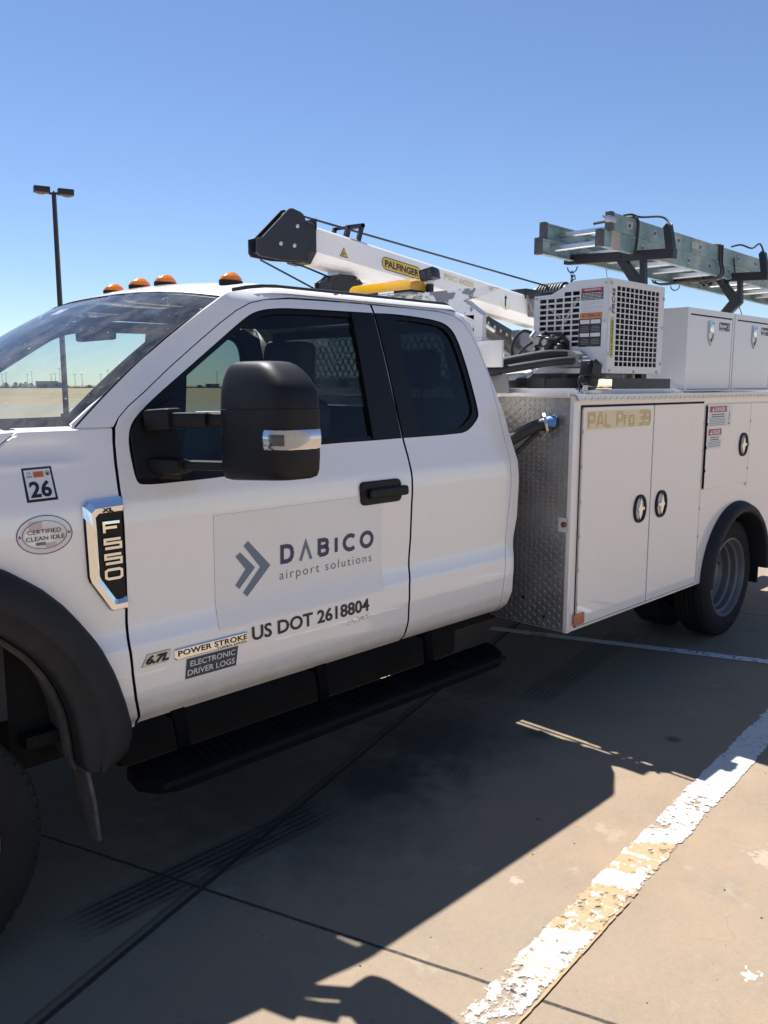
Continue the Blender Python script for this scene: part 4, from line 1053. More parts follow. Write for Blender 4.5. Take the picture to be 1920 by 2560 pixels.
# tread plate front wall
fr = [(YB+.018, ZB+.004), (MIR-YB-.018, ZB+.004), (MIR-YB-.018, ZT-.012), (YB+.018, ZT-.012)]
fw = sheet('tread_plate', fr, [], lambda a, c, d: Vector((X0-.0065+d, a, c)), 'tread', TR, .01, 0, .5)
def lozenges(mb, a0, a1, b0, b1, mp, pitch=.030, ln=.0135, wd=.0042, h=.0016):
    j = 0; bb = b0+.012
    while bb < b1-.01:
        i = 0; aa = a0+.012
        while aa < a1-.01:
            s_ = 1 if (i+j) % 2 else -1; c_ = math.cos(R(45)); dx, dy = c_*s_, c_; nx_, ny_ = -dy, dx
            P = [(aa-dx*ln, bb-dy*ln, 0), (aa+nx_*wd, bb+ny_*wd, 0), (aa+dx*ln, bb+dy*ln, 0), (aa-nx_*wd, bb-ny_*wd, 0), (aa-dx*ln*.5, bb-dy*ln*.5, h), (aa+dx*ln*.5, bb+dy*ln*.5, h)]
            mb.add([mp(p[0], p[1], -p[2]) for p in P], [(0, 1, 4), (0, 4, 3), (1, 2, 5), (2, 3, 5), (1, 5, 4), (3, 4, 5)]); aa += pitch; i += 1
        bb += pitch*.72; j += 1
    return mb
b = MB(); lozenges(b, YB+.03, YB+.60, ZB+.01, ZT-.015, lambda a, c, d: Vector((X0-.0067+d, a, c))); b.build('tread_pattern', plain('tread_bump_metal', (.44, .42, .39), .35, metal=.85), fw)
# compartment tops with tread lip
for y0, y1, s_ in ((YB-.016, YB+.56, 1), (MIR-YB-.56, MIR-YB+.016, -1)):
    b = MB(); b.box(X0-.01, XE, y0, y1, ZT+.001, ZT+.006); ye = y0 if s_ > 0 else y1
    b.box(X0+.02, XE, ye-.0025, ye+.0025, ZT-.026, ZT+.0055)
    if s_ > 0:
        b.add([(X0-.012, ye-.002, ZT+.006), (X0+.022, ye-.003, ZT+.0055), (X0+.022, ye-.006, ZT-.026), (X0+.006, ye-.012, ZT-.030)], [(0, 1, 2, 3)])
        lozenges(b, X0+.03, XE, ZT-.028, ZT+.006, lambda a, c, d: Vector((a, ye-.0026+d, c)), .030, .011, .0042, .003)
    b.build('body_top', plain('bright_tread_lip', (.60, .60, .62), .3, metal=.6) if s_ > 0 else 'cabinet', UB)
b = MB(); b.box(X0-.002, X0+.06, YB+.03, MIR-YB-.03, ZT+.0062, ZT+.034); b.box(3.66, 4.86, YB+.06, YB+.10, ZT+.007, ZT+.024); b.build('top_rail', 'machine', UB)
b = MB(); b.box(3.518, 3.532, YB+.01, MIR-YB-.01, ZT-.004, ZT+.012)
for y_ in (2.60, 3.45, 4.3): b.box(3.532, 3.552, y_, y_+.03, ZT-.002, ZT+.004)
b.build('gutter_rail', 'cabinet', UB)

# cabinet doors: dark reveal, then the door leaf
def latch(parent, cx, cz, flip=1, par=YB-.012):
    pl = planeY(par)
    O = [(cx+.070*math.copysign(abs(math.cos(t))**.75, math.cos(t))*(1-.10*abs(math.sin(t))), cz+.078*math.copysign(abs(math.sin(t))**.85, math.sin(t))) for t in [2*math.pi*k/32 for k in range(32)]]
    I = [(cx+(x-cx)*.68, cz+(z-cz)*.78) for x, z in O]
    b = MB(); n = 32
    lv = [(O, .0), (O, -.006), ([(cx+(x-cx)*.93, cz+(z-cz)*.95) for x, z in O], -.010), ([(cx+(x-cx)*.76, cz+(z-cz)*.84) for x, z in O], -.010), (I, -.006), (I, .010)]
    V = [pl(a, c, d) for P, d in lv for a, c in P]
    b.add(V, [(r*n+i, r*n+(i+1) % n, (r+1)*n+(i+1) % n, (r+1)*n+i) for r in range(5) for i in range(n)], True); b.add([pl(a, c, .001) for a, c in I], [tuple(range(n))])
    la = b.build('latch', 'blackplastic', parent)
    b = MB(); D = [(cx-.036*flip, cz), (cx-.018*flip, cz+.020), (cx-.004*flip, cz+.060), (cx+.010*flip, cz+.022), (cx+.018*flip, cz+.010), (cx+.042*flip, cz+.008), (cx+.042*flip, cz-.010), (cx+.018*flip, cz-.010), (cx+.010*flip, cz-.024), (cx-.004*flip, cz-.060), (cx-.018*flip, cz-.022)]
    b.prism(D, pl, -.012, -.002, .003)
    obj('latch_handle', b.me('latch_handle'), 'chrome', parent)
    return la
doors = [(3.632, 4.353, .476, 1.592, 4.237, 1.025, 1), (4.365, 4.992, .476, 1.592, 4.483, 1.028, -1), (5.044, 5.700, 1.056, 1.584, 5.605, 1.312, 1), (5.706, 6.93, 1.03, 1.584, 6.20, 1.30, -1)]
DL = []
for i, (a0, a1, c0, c1, lx, lz, fl_) in enumerate(doors):
    b = MB(); b.box(a0-.010, a1+.010, YB-.0035, YB+.01, c0-.006, c1+.010)
    rv = b.build('door_reveal', 'cabinet' if i == 3 else 'gasket', UB) if i < 2 else None
    P = capsule(a0, a1, c0, c1, 3, .006)
    b = MB(); b.prism(P, planeY(0), YB-.012, YB-.001, .0025); dr = b.build('cabinet_door', 'cabinet', TR); DL.append(dr)
    latch(dr, lx, lz, fl_)
    b = MB(); hx_ = a0-.004 if i != 1 else a1+.004
    for k in range(6 if i < 2 else 3): zz = c0+.12+k*(c1-c0-.24)/(5 if i < 2 else 2); b.cyl((hx_, YB-.014, zz-.008), (hx_, YB-.014, zz+.008), .004, 8)
    if i < 3: b.box(hx_-.0035, hx_+.0035, YB-.012, YB-.002, c0+.01, c1-.01)
    b.build('hinge', 'gasket' if i == 2 else 'steel', dr)
# bottom edge trim, side marker reflector, front marker lamp
b = MB(); b.prism(capsule(3.604, 3.70, .482, .545, 4, .010), planeY(0), YB-.0165, YB-.011, .002); b.build('side_reflector', 'salmon', TR)
b = MB(); b.box(X0-.010, X0-.0065, 2.250, 2.300, .975, 1.045); fm = b.build('marker_plate', 'alu', TR)
b = MB(); b.cyl((X0-.010, 2.268, 1.012), (X0-.022, 2.268, 1.012), .014, 16, bev=.003); b.build('marker_lamp', plain('dull_red_lens', (.22, .06, .03), .35), fm)
b = MB(); b.cyl((X0-.008, 2.37, .52), (X0-.013, 2.37, .52), .008, 10); b.cyl((X0-.008, 2.50, .60), (X0-.013, 2.50, .60), .008, 10); b.build('plate_bolt', 'gasket', fw)

# hose with blue plug through the front wall
b = MB()
b.tube([(3.535, 2.325, 1.520), (3.52, 2.345, 1.523), (3.50, 2.375, 1.510)], .030, 16)
pg = b.build('blue_plug', 'bluesleeve', TR)
b = MB(); b.tube(smooth3([(3.505, 2.370, 1.512), (3.47, 2.41, 1.495), (3.43, 2.47, 1.455), (3.40, 2.55, 1.40), (3.40, 2.66, 1.33), (3.42, 2.80, 1.2)]), .031, 14)
b.tube(smooth3([(3.50, 2.40, 1.47), (3.46, 2.45, 1.41), (3.43, 2.52, 1.33), (3.42, 2.62, 1.22), (3.44, 2.75, 1.05)]), .012, 10); b.build('plug_hose', 'hose', TR)
b = MB(); c0 = Vector((3.508, 2.366, 1.513)); d0 = Vector((-.03, .04, -.012)).normalized()
b.cyl(c0-d0*.006, c0+d0*.006, .052, 8); b.tube([c0+Vector((-.01, -.02, -.035)), c0+Vector((-.01, .015, -.075)), c0+Vector((0, .03, -.06))], .007, 8); b.build('clamp', 'steel', pg)
b = MB(); b.tube([(3.50, 2.37+.034*math.cos(a), 1.512+.034*math.sin(a)) for a in [2*math.pi*k/20 for k in range(20)]], .004, 6, closed=True)
b.tube([(3.525, 2.337+.031*math.cos(a), 1.52+.031*math.sin(a)) for a in [2*math.pi*k/20 for k in range(20)]], .0035, 6, closed=True); b.build('cable_tie', 'ink', pg)

# ------------------------------------------------------------------ decals on the cab
def curvetext(name, body, x0, x1, z0, z1, mat, parent, off=-.0022, **kw):
    b = MB(); text(b, body, side, x0, x1, z0, z1, off, **kw); return obj(name, b.me(name), mat, parent)
# magnetic sign
ms = sheet('magnetic_sign', capsule(1.605, 2.428, .850, 1.254, 2, .004), [], lambda a, c, d: side(a-.02*(1.25-c)*0, c, d-.0014), 'magnet', TR, .0016, .04, .04, rim='greyink', label='white magnetic company sign on the front door')
b = MB()
for P in ([(1.748, 1.146), (1.728, 1.131), (1.800, 1.043), (1.722, .959), (1.740, .942), (1.847, 1.043)], [(1.713, 1.110), (1.692, 1.097), (1.735, 1.045), (1.690, .992), (1.707, .976), (1.777, 1.045)]):
    b.add([side(x, z, -.0028) for x, z in P], [(0, 1, 2, 5), (2, 3, 4, 5)])
obj('chevron_emblem', b.me('chevron_emblem'), 'slate', ms)
L = dict(z0=1.0395, z1=1.104, w=.0165)
b = MB()
for ch, a0, a1 in (('D', 1.902, 1.951), ('B', 2.085, 2.128), ('I', 2.161, 2.185), ('C', 2.216, 2.282), ('O', 2.310, 2.372)):
    stroke(b, G[ch], side, a0, a1, L['z0']+.006, L['z1']-.001, -.0028-.0001*a0, L['w'])
obj('sign_lettering', b.me('sign_lettering'), 'navy', ms)
b = MB(); stroke(b, G['V'], side, 1.990, 2.044, 1.037, 1.104, -.0028, .0135); obj('sign_lettering', b.me('sign_lettering'), 'slate', ms)
curvetext('sign_lettering', 'airport solutions', 1.889, 2.368, .968, 1.014, 'greyink', ms, -.0028, spacing=1.25, bold=-.012)
curvetext('truck_number', 'US DOT 2618804', 1.742, 2.334, .779, .833, 'ink', TR, bold=.022)
b = MB(); polyf(b, [(1.468, .776), (1.466, .702), (1.676, .702), (1.680, .776)], side, -.0015); lg = obj('sticker', b.me('sticker'), 'logs', TR)
b = MB(); text(b, 'ELECTRONIC', side, 1.483, 1.668, .745, .766, -.0025, bold=.012); text(b, 'DRIVER LOGS', side, 1.474, 1.668, .712, .734, -.0025, bold=.012); obj('sticker_lettering', b.me('sticker_lettering'), 'whiteink', lg)
# engine badge
b = MB(); b.prism(capsule(1.421, 1.722, .783, .8215, 4, .008), side, -.008, .004, .003); bd = b.build('engine_badge', 'chrome', TR)
b = MB(); text(b, 'POWER STROKE', side, 1.432, 1.716, .795, .815, -.0086, bold=.028, spacing=1.05); text(b, 'TURBO DIESEL', side, 1.585, 1.716, .786, .7925, -.0086, bold=.02, spacing=1.1); obj('badge_lettering', b.me('badge_lettering'), 'ink', bd)
sk = lambda a, c, d: side(a+(c-.80)*.35, c, d)
b = MB(); b.prism([(1.303, .787), (1.396, .787), (1.404, .806), (1.398, .827), (1.312, .827)], sk, -.004, .003, .001); be = b.build('engine_badge', 'steel', TR)
b = MB(); text(b, '6.7L', side, 1.314, 1.400, .792, .822, -.0052, bold=.06, shear=.35); obj('badge_lettering', b.me('badge_lettering'), 'ink', be)
# fender vent badge
O = [(1.266, 1.354), (1.155, 1.349), (1.137, 1.335), (1.135, 1.30), (1.138, 1.115), (1.144, 1.095), (1.206, .998), (1.215, .992), (1.265, .992)]
I = [(1.266, 1.305), (1.190, 1.303), (1.178, 1.292), (1.1785, 1.25), (1.181, 1.112), (1.185, 1.102), (1.228, 1.036), (1.236, 1.031), (1.265, 1.033)]
b = MB(); n = len(O)
lv = [(O, .004), (O, -.010), ([(o[0]+(i[0]-o[0])*.12, o[1]+(i[1]-o[1])*.12) for o, i in zip(O, I)], -.017), ([(o[0]+(i[0]-o[0])*.55, o[1]+(i[1]-o[1])*.55) for o, i in zip(O, I)], -.020), ([(o[0]+(i[0]-o[0])*.9, o[1]+(i[1]-o[1])*.9) for o, i in zip(O, I)], -.013), (I, -.006)]
V = [side(min(a, 1.2655), c, d) for P, d in lv for a, c in P]
b.add(V, [(r*n+i, r*n+i+1, (r+1)*n+i+1, (r+1)*n+i) for r in range(5) for i in range(n-1)], False)
fb = b.build('fender_badge', 'chrome', TR)
b = MB(); b.add([side(min(a, 1.2655), c, -.0065) for a, c in I], [tuple(range(n))]); obj('badge_insert', b.me('badge_insert'), 'blackplastic', fb)
b = MB(); text(b, 'XL', lambda a, c, d: side(a, c, -.0205+(1.327-c)*.32-.0012), 1.196, 1.233, 1.3095, 1.3225, 0, bold=.06, spacing=1.15); obj('badge_lettering', b.me('badge_lettering'), 'ink', fb)
for ch, z0, z1 in (('F', 1.242, 1.279), ('5', 1.192, 1.226), ('5', 1.143, 1.177), ('0', 1.094, 1.129)):
    b = MB(); stroke(b, G[ch], side, 1.200, 1.253, z0+.003, z1-.003, -.010, .0085); q = len(b.v)
    b2 = MB(); stroke(b2, G[ch], side, 1.200, 1.253, z0+.003, z1-.003, -.0066, .0105)
    b.add(b2.v, b2.f)
    k = 0
    for ln in G[ch]:
        m_ = len(ln)
        for off in (0, m_):
            b.add([b.v[k+off+i] for i in range(m_)]+[b2.v[k+off+i] for i in range(m_)], [(i, i+1, m_+i+1, m_+i) for i in range(m_-1)])
        k += 2*m_
    obj('badge_digit', b.me('badge_digit'), 'chrome', fb)
# state sticker 26
tl = lambda a, c, d: fside(a, c+(a-1.025)*.02, d)
s26 = sheet('registration_sticker', [(.979, 1.360), (1.072, 1.360), (1.068, 1.459), (.979, 1.459)], [], lambda a, c, d: tl(a, c, d-.0012), 'ink', TR, .001, .012, .012)
sheet('sticker_face', [(.986, 1.368), (1.065, 1.368), (1.062, 1.453), (.984, 1.453)], [], lambda a, c, d: tl(a, c, d-.0022), 'whiteink', s26, 0, .012, .012)
b = MB(); text(b, '26', tl, .992, 1.057, 1.372, 1.420, -.0034, bold=.03); text(b, 'CA', tl, .991, 1.003, 1.4405, 1.4465, -.0034); text(b, 'DMV', tl, .990, 1.006, 1.430, 1.4365, -.0034)
ring(b, ellipse(1.053, 1.440, .0065, .007, 20), ellipse(1.053, 1.440, .005, .0055, 20), tl, -.0034); polyf(b, ellipse(1.053, 1.439, .003, .0035, 12), tl, -.0034); obj('sticker_lettering', b.me('sticker_lettering'), 'ink', s26)
b = MB(); rect(b, tl, 1.010, 1.041, 1.430, 1.447, -.0032); obj('sticker_patch', b.me('sticker_patch'), 'orange', s26)
b = MB(); text(b, '2023', tl, 1.015, 1.036, 1.434, 1.443, -.0042); obj('sticker_lettering', b.me('sticker_lettering'), 'red', s26)
# certified clean idle
E0 = ellipse(1.018, 1.262, .084, .058, 48); E1 = ellipse(1.018, 1.262, .0815, .0555, 48); E2 = ellipse(1.018, 1.262, .067, .042, 48); E3 = ellipse(1.018, 1.262, .0655, .0405, 48)
b = MB(); polyf(b, E0, side, -.0012); ci = obj('idle_sticker', b.me('idle_sticker'), plain('silver_sticker', (.66, .64, .63), .22, metal=.35), TR)
b = MB(); ring(b, E0, E1, side, -.0020); ring(b, E2, E3, side, -.0020); obj('sticker_ring', b.me('sticker_ring'), 'blueink', ci)
b = MB(); rect(b, side, .975, 1.012, 1.272, 1.304, -.0015); rect(b, side, 1.02, 1.05, 1.222, 1.236, -.0015); obj('sticker_patch', b.me('sticker_patch'), plain('pale_pink_print', (.66, .50, .46), .3), ci)
b = MB(); text(b, 'CERTIFIED', side, .967, 1.068, 1.266, 1.279, -.0024, spacing=1.05); text(b, 'CLEAN IDLE', side, .961, 1.077, 1.246, 1.259, -.0024)
for k in range(12): rect(b, side, .990+k*.0024, .9915+k*.0024, 1.232, 1.241, -.0024)
obj('sticker_lettering', b.me('sticker_lettering'), 'ink', ci)
b = MB()
for cx_ in (.944, 1.092): polyf(b, [(cx_+.006*(1 if k % 2 == 0 else .42)*math.sin(2*math.pi*k/10), 1.262+.006*(1 if k % 2 == 0 else .42)*math.cos(2*math.pi*k/10)) for k in range(10)], side, -.0024)
obj('sticker_star', b.me('sticker_star'), 'red', ci)
# scuff marks on lower door
b = MB(); random.seed(3)
for k in range(60):
    x = 2.18+random.random()*.16+.0; z = .742+(x-2.2)*.10+random.gauss(0, .006); l = random.uniform(.003, .016)
    b.add([side(x, z, -.0008), side(x+l, z+.002, -.0008), side(x+l*.8, z+.0035, -.0008)], [(0, 1, 2)])
obj('paint_scuff', b.me('paint_scuff'), plain('scuff_grey', (.30, .28, .26), .7), TR)
# rust chips on the roof rail
b = MB()
for k in range(24):
    x = 2.36+random.random()*.06; y = 2.648+random.random()*.012; z = float(np.interp(y, [2.634, 2.643, 2.655, 2.668], [2.053, 2.066, 2.074, 2.077])); r_ = random.uniform(.0015, .005)
    b.add([(x+r_*math.cos(t), y-.0012+r_*.6*math.sin(t), z+.0012+r_*.7*math.sin(t)) for t in [k2*math.pi/3 for k2 in range(6)]], [tuple(range(6))])
obj('rust_chip', b.me('rust_chip'), plain('rust_brown', (.09, .045, .03), .9), TR)

# decals on the cabinet doors
pd = planeY(YB-.0125)
b = MB(); polyf(b, [(3.662, 1.480), (4.300, 1.480), (4.296, 1.572), (3.662, 1.572)], pd, -.0006); pp = obj('name_decal', b.me('name_decal'), 'paleyellow', DL[0])
b = MB(); b2 = MB(); x = 3.672
for ch, w_ in (('P', .076), ('A', .088), ('L', .068), (' ', .045), ('P', .076), ('r', .052), ('o', .070), (' ', .038), ('3', .068), ('9', .072)):
    if ch != ' ':
        stroke(b, G[ch], pd, x+.006, x+w_-.016, 1.492, 1.558, -.0012, .0135); stroke(b2, G[ch], pd, x+.006, x+w_-.016, 1.492, 1.558, -.0018, .005)
    x += w_
obj('decal_lettering', b.me('decal_lettering'), 'ochre', DL[0]); obj('decal_lettering', b2.me('decal_lettering'), 'paleyellow', DL[0])
def danger(parent, a0, a1, c0, c1, redh, mp, pict=False, rows=7):
    b = MB(); rect(b, mp, a0, a1, c0, c1, -.0006); s_ = obj('danger_label', b.me('danger_label'), 'whiteink', parent)
    aw = a1-(.075 if pict else 0)
    b = MB(); rect(b, mp, a0+.003, aw-.003, c1-redh, c1-.003, -.0012); obj('label_header', b.me('label_header'), 'red', parent)
    b = MB(); hh = redh-.012; text(b, 'DANGER', mp, a0+(aw-a0)*.30, a0+(aw-a0)*.88, c1-redh+.006, c1-.009, -.0018, bold=.03)
    polyf(b, [(a0+(aw-a0)*.12, c1-redh+.006), (a0+(aw-a0)*.26, c1-redh+.006), (a0+(aw-a0)*.19, c1-.008)], mp, -.0018); obj('label_lettering', b.me('label_lettering'), 'whiteink', parent)
    b = MB(); random.seed(int(a0*100))
    zz = c1-redh-.010
    for k in range(rows):
        if k in (0, 1): z_, h_ = zz, .007
        else: z_, h_ = zz, .0035
        x_ = a0+.008+(.02 if k < 2 else 0)
        while x_ < aw-.02-(.02 if k < 2 else 0):
            l_ = random.uniform(.008, .022); rect(b, mp, x_, min(x_+l_, aw-.008), z_-h_, z_, -.0012); x_ += l_+.004
        zz -= h_+.0065
    if pict:
        P = lambda *q: [(a0+(a1-a0)*u, c0+(c1-c0)*v) for u, v in q]
        stroke(b, [[(0, 0), (1, 1)]], mp, a1-.05, a1-.035, c0+.02, c1-.035, -.0012, .004); stroke(b, [[(0, 0), (1, 0)]], mp, a1-.055, a1-.02, c0+.018, c0+.019, -.0012, .006); stroke(b, [[(0, 1), (1, 0)]], mp, a1-.036, a1-.030, c0+.04, c1-.04, -.0012, .002)
    obj('label_lettering', b.me('label_lettering'), 'greyink', parent)
danger(DL[2], 5.066, 5.392, 1.442, 1.574, .040, pd, True, 7)
danger(DL[2], 5.062, 5.255, 1.308, 1.434, .042, pd, False, 6)

# ------------------------------------------------------------------ headache rack with mesh, lamp, light bar
b = MB()
# top beam with winged ends
for sg in (1, -1):
    f = (lambda y: y) if sg == 1 else (lambda y: MIR-y)
    m_ = lambda a, c, d: Vector((3.47+d, f(a), c))
    b.prism([(2.705, 2.196), (2.705, 2.176), (2.78, 2.156), (2.875, 2.140), (2.89, 2.100), (3.445, 2.060), (3.445, 2.198), (2.90, 2.198)], m_, 0, .035)
    b.prism([(2.705, 2.196), (2.89, 2.198), (2.89, 2.194), (2.705, 2.190)], m_, .035, .09)
    # raked strut back to the post
    b.prism([(2.895, 2.150), (2.745, 2.055), (2.745, 1.945), (2.80, 1.945), (2.80, 2.035), (2.96, 2.10)], m_, .002, .033)
    b.beam((3.512, f(2.89), 2.150), (3.512, f(2.75), 2.055), .02, .012)
    b.box(3.468, 3.508, min(f(2.745), f(2.80)), max(f(2.745), f(2.80)), 1.69, 1.944, .003)
b.box(3.38, 3.469, 3.16, 3.70, 2.190, 2.1985)
b.beam((3.487, 2.802, 2.03), (3.487, MIR-2.802, 2.03), .03, .06); b.beam((3.487, 2.802, 1.715), (3.487, MIR-2.802, 1.715), .03, .05)
rack = b.build('headache_rack', 'peel', TR)
b = MB(); pit = .052
mesh_y0, mesh_y1, mz0, mz1 = 2.80, MIR-2.80, 1.74, 2.00
def clipline(p, q):
    (x0, y0), (x1, y1) = p, q; t0, t1 = 0, 1; dx, dy = x1-x0, y1-y0
    for pp_, qq in ((-dx, x0-mesh_y0), (dx, mesh_y1-x0), (-dy, y0-mz0), (dy, mz1-y0)):
        if abs(pp_) < 1e-9: continue
        r_ = qq/pp_
        if pp_ < 0: t0 = max(t0, r_)
        else: t1 = min(t1, r_)
    return None if t0 >= t1 else ((x0+dx*t0, y0+dy*t0), (x0+dx*t1, y0+dy*t1))
for s_ in (1, -1):
    k = mesh_y0-1
    while k < mesh_y1+1:
        c_ = clipline((k, mz0-.2), (k+s_*.46, mz1+.2))
        if c_: b.beam((3.487+.002*s_, c_[0][0], c_[0][1]), (3.487+.002*s_, c_[1][0], c_[1][1]), .006, .010, up=(1, 0, 0))
        k += pit
b.build('rack_mesh', 'machine', rack)
b = MB(); b.box(3.45, 3.465, 2.60, 2.80, 1.79, 1.925, .003); b.build('rack_plate', 'machine', TR)
b = MB(); b.prism([(2.76, 1.66), (2.76, 1.90), (2.70, 1.86), (2.60, 1.74), (2.585, 1.66)], planeX(3.50), 0, .008); b.build('gusset_plate', 'greyprimer', TR)
# light bar
LB = thing('light_bar', (3.45, 3.40, 2.20), 'amber warning light bar on the rack above the cab roof', 'light bar')
b = MB(); b.box(3.395, 3.525, 3.19, 3.66, 2.1995, 2.213, .003); b.build('bar_base', 'interior', LB)
b = MB(); rows = []
sec = [(-.072, .0), (-.072, .018), (-.058, .052), (.0, .066), (.055, .055), (.072, .022), (.072, .0)]
for y, k in ((3.178, .0), (3.185, .8), (3.208, 1), (3.645, 1), (3.668, .8), (3.675, 0)):
    for x, z in sec: rows.append((3.46+x*(.85+.15*k), y, 2.213+z*k))
b.add(rows, [(i*7+j, i*7+j+1, i*7+j+8, i*7+j+7) for i in range(5) for j in range(6)], True)
b.build('amber_lens', 'amber', LB, None, 30)
b = MB(); b.box(3.386, 3.3885, 3.30, 3.42, 2.202, 2.212); b.build('bar_label', 'whiteink', LB)
b = MB()
for y in (3.25, 3.60): b.cyl((3.46, y, 2.216), (3.46, y, 2.26), .035, 16)
b.build('bar_reflector', 'steel', LB)
# work lamp on a short mast beside the bar
WL = thing('work_lamp', (3.53, 3.16, 2.20), 'small square black work lamp on a short mast behind the amber bar', 'work lamp')
b = MB(); b.box(3.512, 3.542, 3.143, 3.177, 2.12, 2.250, .003); b.build('mast', 'blackmetal', WL)
b = MB(); b.box(3.515, 3.539, 3.140, 3.180, 2.250, 2.268, .002); b.build('bracket', 'machine', WL)
m_ = Matrix.Translation((3.527, 3.16, 2.298)) @ Matrix.Rotation(R(-12), 4, 'X') @ Matrix.Rotation(R(15), 4, 'Z')
b = MB(); b.box(-.045, .030, -.045, .045, -.030, .030, .008, 2, m_)
for k in range(6): b.box(.03, .045, -.04+k*.014, -.034+k*.014, -.025, .025, 0, 2, m_)
b.build('lamp_housing', 'blackmetal', WL)
b = MB(); b.box(-.048, -.044, -.036, .036, -.022, .022, .001, 1, m_); b.build('lamp_lens', 'clearlens', WL)
b = MB()
for i in range(2):
    for j in (-1, 1): b.box(-.046, -.0445, j*.018-.012, j*.018+.012, -.018+i*.02, -.002+i*.02, 0, 1, m_)
b.build('lamp_led', 'greyink', WL)

# ------------------------------------------------------------------ crane
CR = thing('truck_crane', (6.15, 4.0, 1.04), 'white telescopic service crane with black head folded forward over the cab', 'crane')
def bt(x): return float(2.622-.112*(x-3.32))         # top line of the boom
BY0, BY1 = 3.88, 4.10
def boomsec(x, h=.20, ch=.055, w_=(BY0, BY1), dz=0):
    t = bt(x)+dz; y0, y1 = w_; m2 = (y0+y1)/2
    return [(x, y0+.012, t), (x, y0, t-.012), (x, y0, t-h+ch), (x, y0+.055, t-h), (x, y1-.055, t-h), (x, y1, t-h+ch), (x, y1, t-.012), (x, y1-.012, t)]
b = MB(); V = boomsec(3.30)+boomsec(6.05)
b.add(V, [(i, (i+1) % 8, 8+(i+1) % 8, 8+i) for i in range(8)]+[tuple(range(8)), tuple(range(8, 16))]); bo = b.build('boom', 'boom', CR)
b = MB(); V = boomsec(3.75, .232, .06, (BY0-.012, BY1+.012), .012)+boomsec(3.755, .232, .06, (BY0-.012, BY1+.012), .012)
hd = [(2.885, 2.500), (2.885, 2.425), (2.900, 2.408), (3.04, 2.400), (3.255, 2.412), (3.262, 2.60), (3.222, 2.672), (3.20, 2.683), (3.14, 2.695), (3.115, 2.688), (2.925, 2.512)]
b = MB(); b.prism(hd, planeY(0), 3.862, 3.872, .003); b.prism(hd, planeY(0), 3.935, 3.945, .0); b.prism([(3.06, 2.44), (3.25, 2.43), (3.25, 2.60), (3.12, 2.66)], planeY(0), 3.872, 3.935)
b.prism([(2.905, 2.43), (3.04, 2.415), (3.10, 2.44), (2.93, 2.49)], planeY(0), 3.872, 3.935)
V = boomsec(3.255, .228, .06, (BY0-.014, BY1+.014), .014)+boomsec(3.318, .228, .06, (BY0-.014, BY1+.014), .014); b.add(V, [(i, (i+1) % 8, 8+(i+1) % 8, 8+i) for i in range(8)]+[tuple(range(8)), tuple(range(8, 16))])
b.box(3.312, 3.318, BY0-.02, BY1+.02, 2.60, 2.66)
hdo = b.build('boom_head', 'blackmetal', CR)
for x, z in ((3.172, 2.60), (3.05, 2.49), (3.148, 2.49)): MB().cyl((x, 3.8635, z), (x, 3.855, z), .012, 16, bev=.002).build('pin', 'alu', hdo)
b = MB(); b.cyl((3.15, 3.875, 2.625), (3.15, 3.932, 2.625), .055, 24); b.cyl((2.975, 3.875, 2.462), (2.975, 3.932, 2.462), .045, 24); b.build('sheave', 'blackmetal', hdo)
b = MB()
for x0 in (3.60,):
    for y in (3.93, 4.05): b.beam((x0, y, bt(x0)-.01), (x0+.03, y, 2.665), .02, .022); b.beam((x0+.11, y, bt(x0+.11)-.01), (x0+.15, y, 2.69), .02, .026)
    b.beam((x0+.02, 3.93, 2.662), (x0+.16, 3.93, 2.692), .02, .018); b.beam((x0+.02, 4.05, 2.662), (x0+.16, 4.05, 2.692), .02, .018); b.beam((x0+.15, 3.92, 2.685), (x0+.15, 4.06, 2.685), .03, .02)
b.build('cable_guide', 'blackmetal', bo)
b = MB(); b.box(3.62, 3.70, 3.92, 4.06, bt(3.7)-.01, bt(3.7)+.018, .004); b.box(5.18, 5.22, 3.97, 4.0, bt(5.2)-.01, bt(5.2)+.03); b.box(4.9, 4.92, 3.97, 4.0, bt(4.9)-.01, bt(4.9)+.008); b.build('boom_lug', 'boom', bo)
# cradle under the boom and hook block
b = MB(); zz = bt(3.60)-.20; b.box(3.555, 3.685, 3.94, 4.04, zz-.035, zz+.01, .004); b.cyl((3.58, 3.93, zz-.02), (3.58, 4.05, zz-.02), .014); b.build('boom_bracket', 'steel', bo)
HB = [(3.47, 2.30), (3.47, 2.325), (3.545, 2.372), (3.66, 2.372), (3.70, 2.355), (3.735, 2.325), (3.748, 2.29), (3.745, 2.20), (3.72, 2.15), (3.50, 2.15), (3.47, 2.20)]
b = MB(); b.prism(HB, planeY(0), 3.90, 3.915, .003); b.prism(HB, planeY(0), 4.05, 4.065); b.prism([(x*.9+3.61*.1, z) for x, z in HB], planeY(0), 3.915, 4.05); hk = b.build('hook_block', 'blackmetal', CR)
b = MB(); b.cyl((3.675, 3.899, 2.352), (3.675, 3.89, 2.352), .008); b.build('pin', 'alu', hk)
# wire rope
b = MB(); b.tube([(3.19, 4.0, 2.688), (3.33, 4.0, 2.693), (4.4, 4.0, 2.61), (6.02, 4.0, 2.487)], .007, 8); b.tube([(3.01, 4.0, 2.41), (3.40, 4.0, 2.285), (3.55, 4.0, 2.22)], .006, 8); b.tube([(3.20, 4.0, 2.42), (3.33, 4.0, 2.405), (3.56, 4.0, 2.355)], .006, 8); b.build('wire_rope', 'blackmetal', CR)
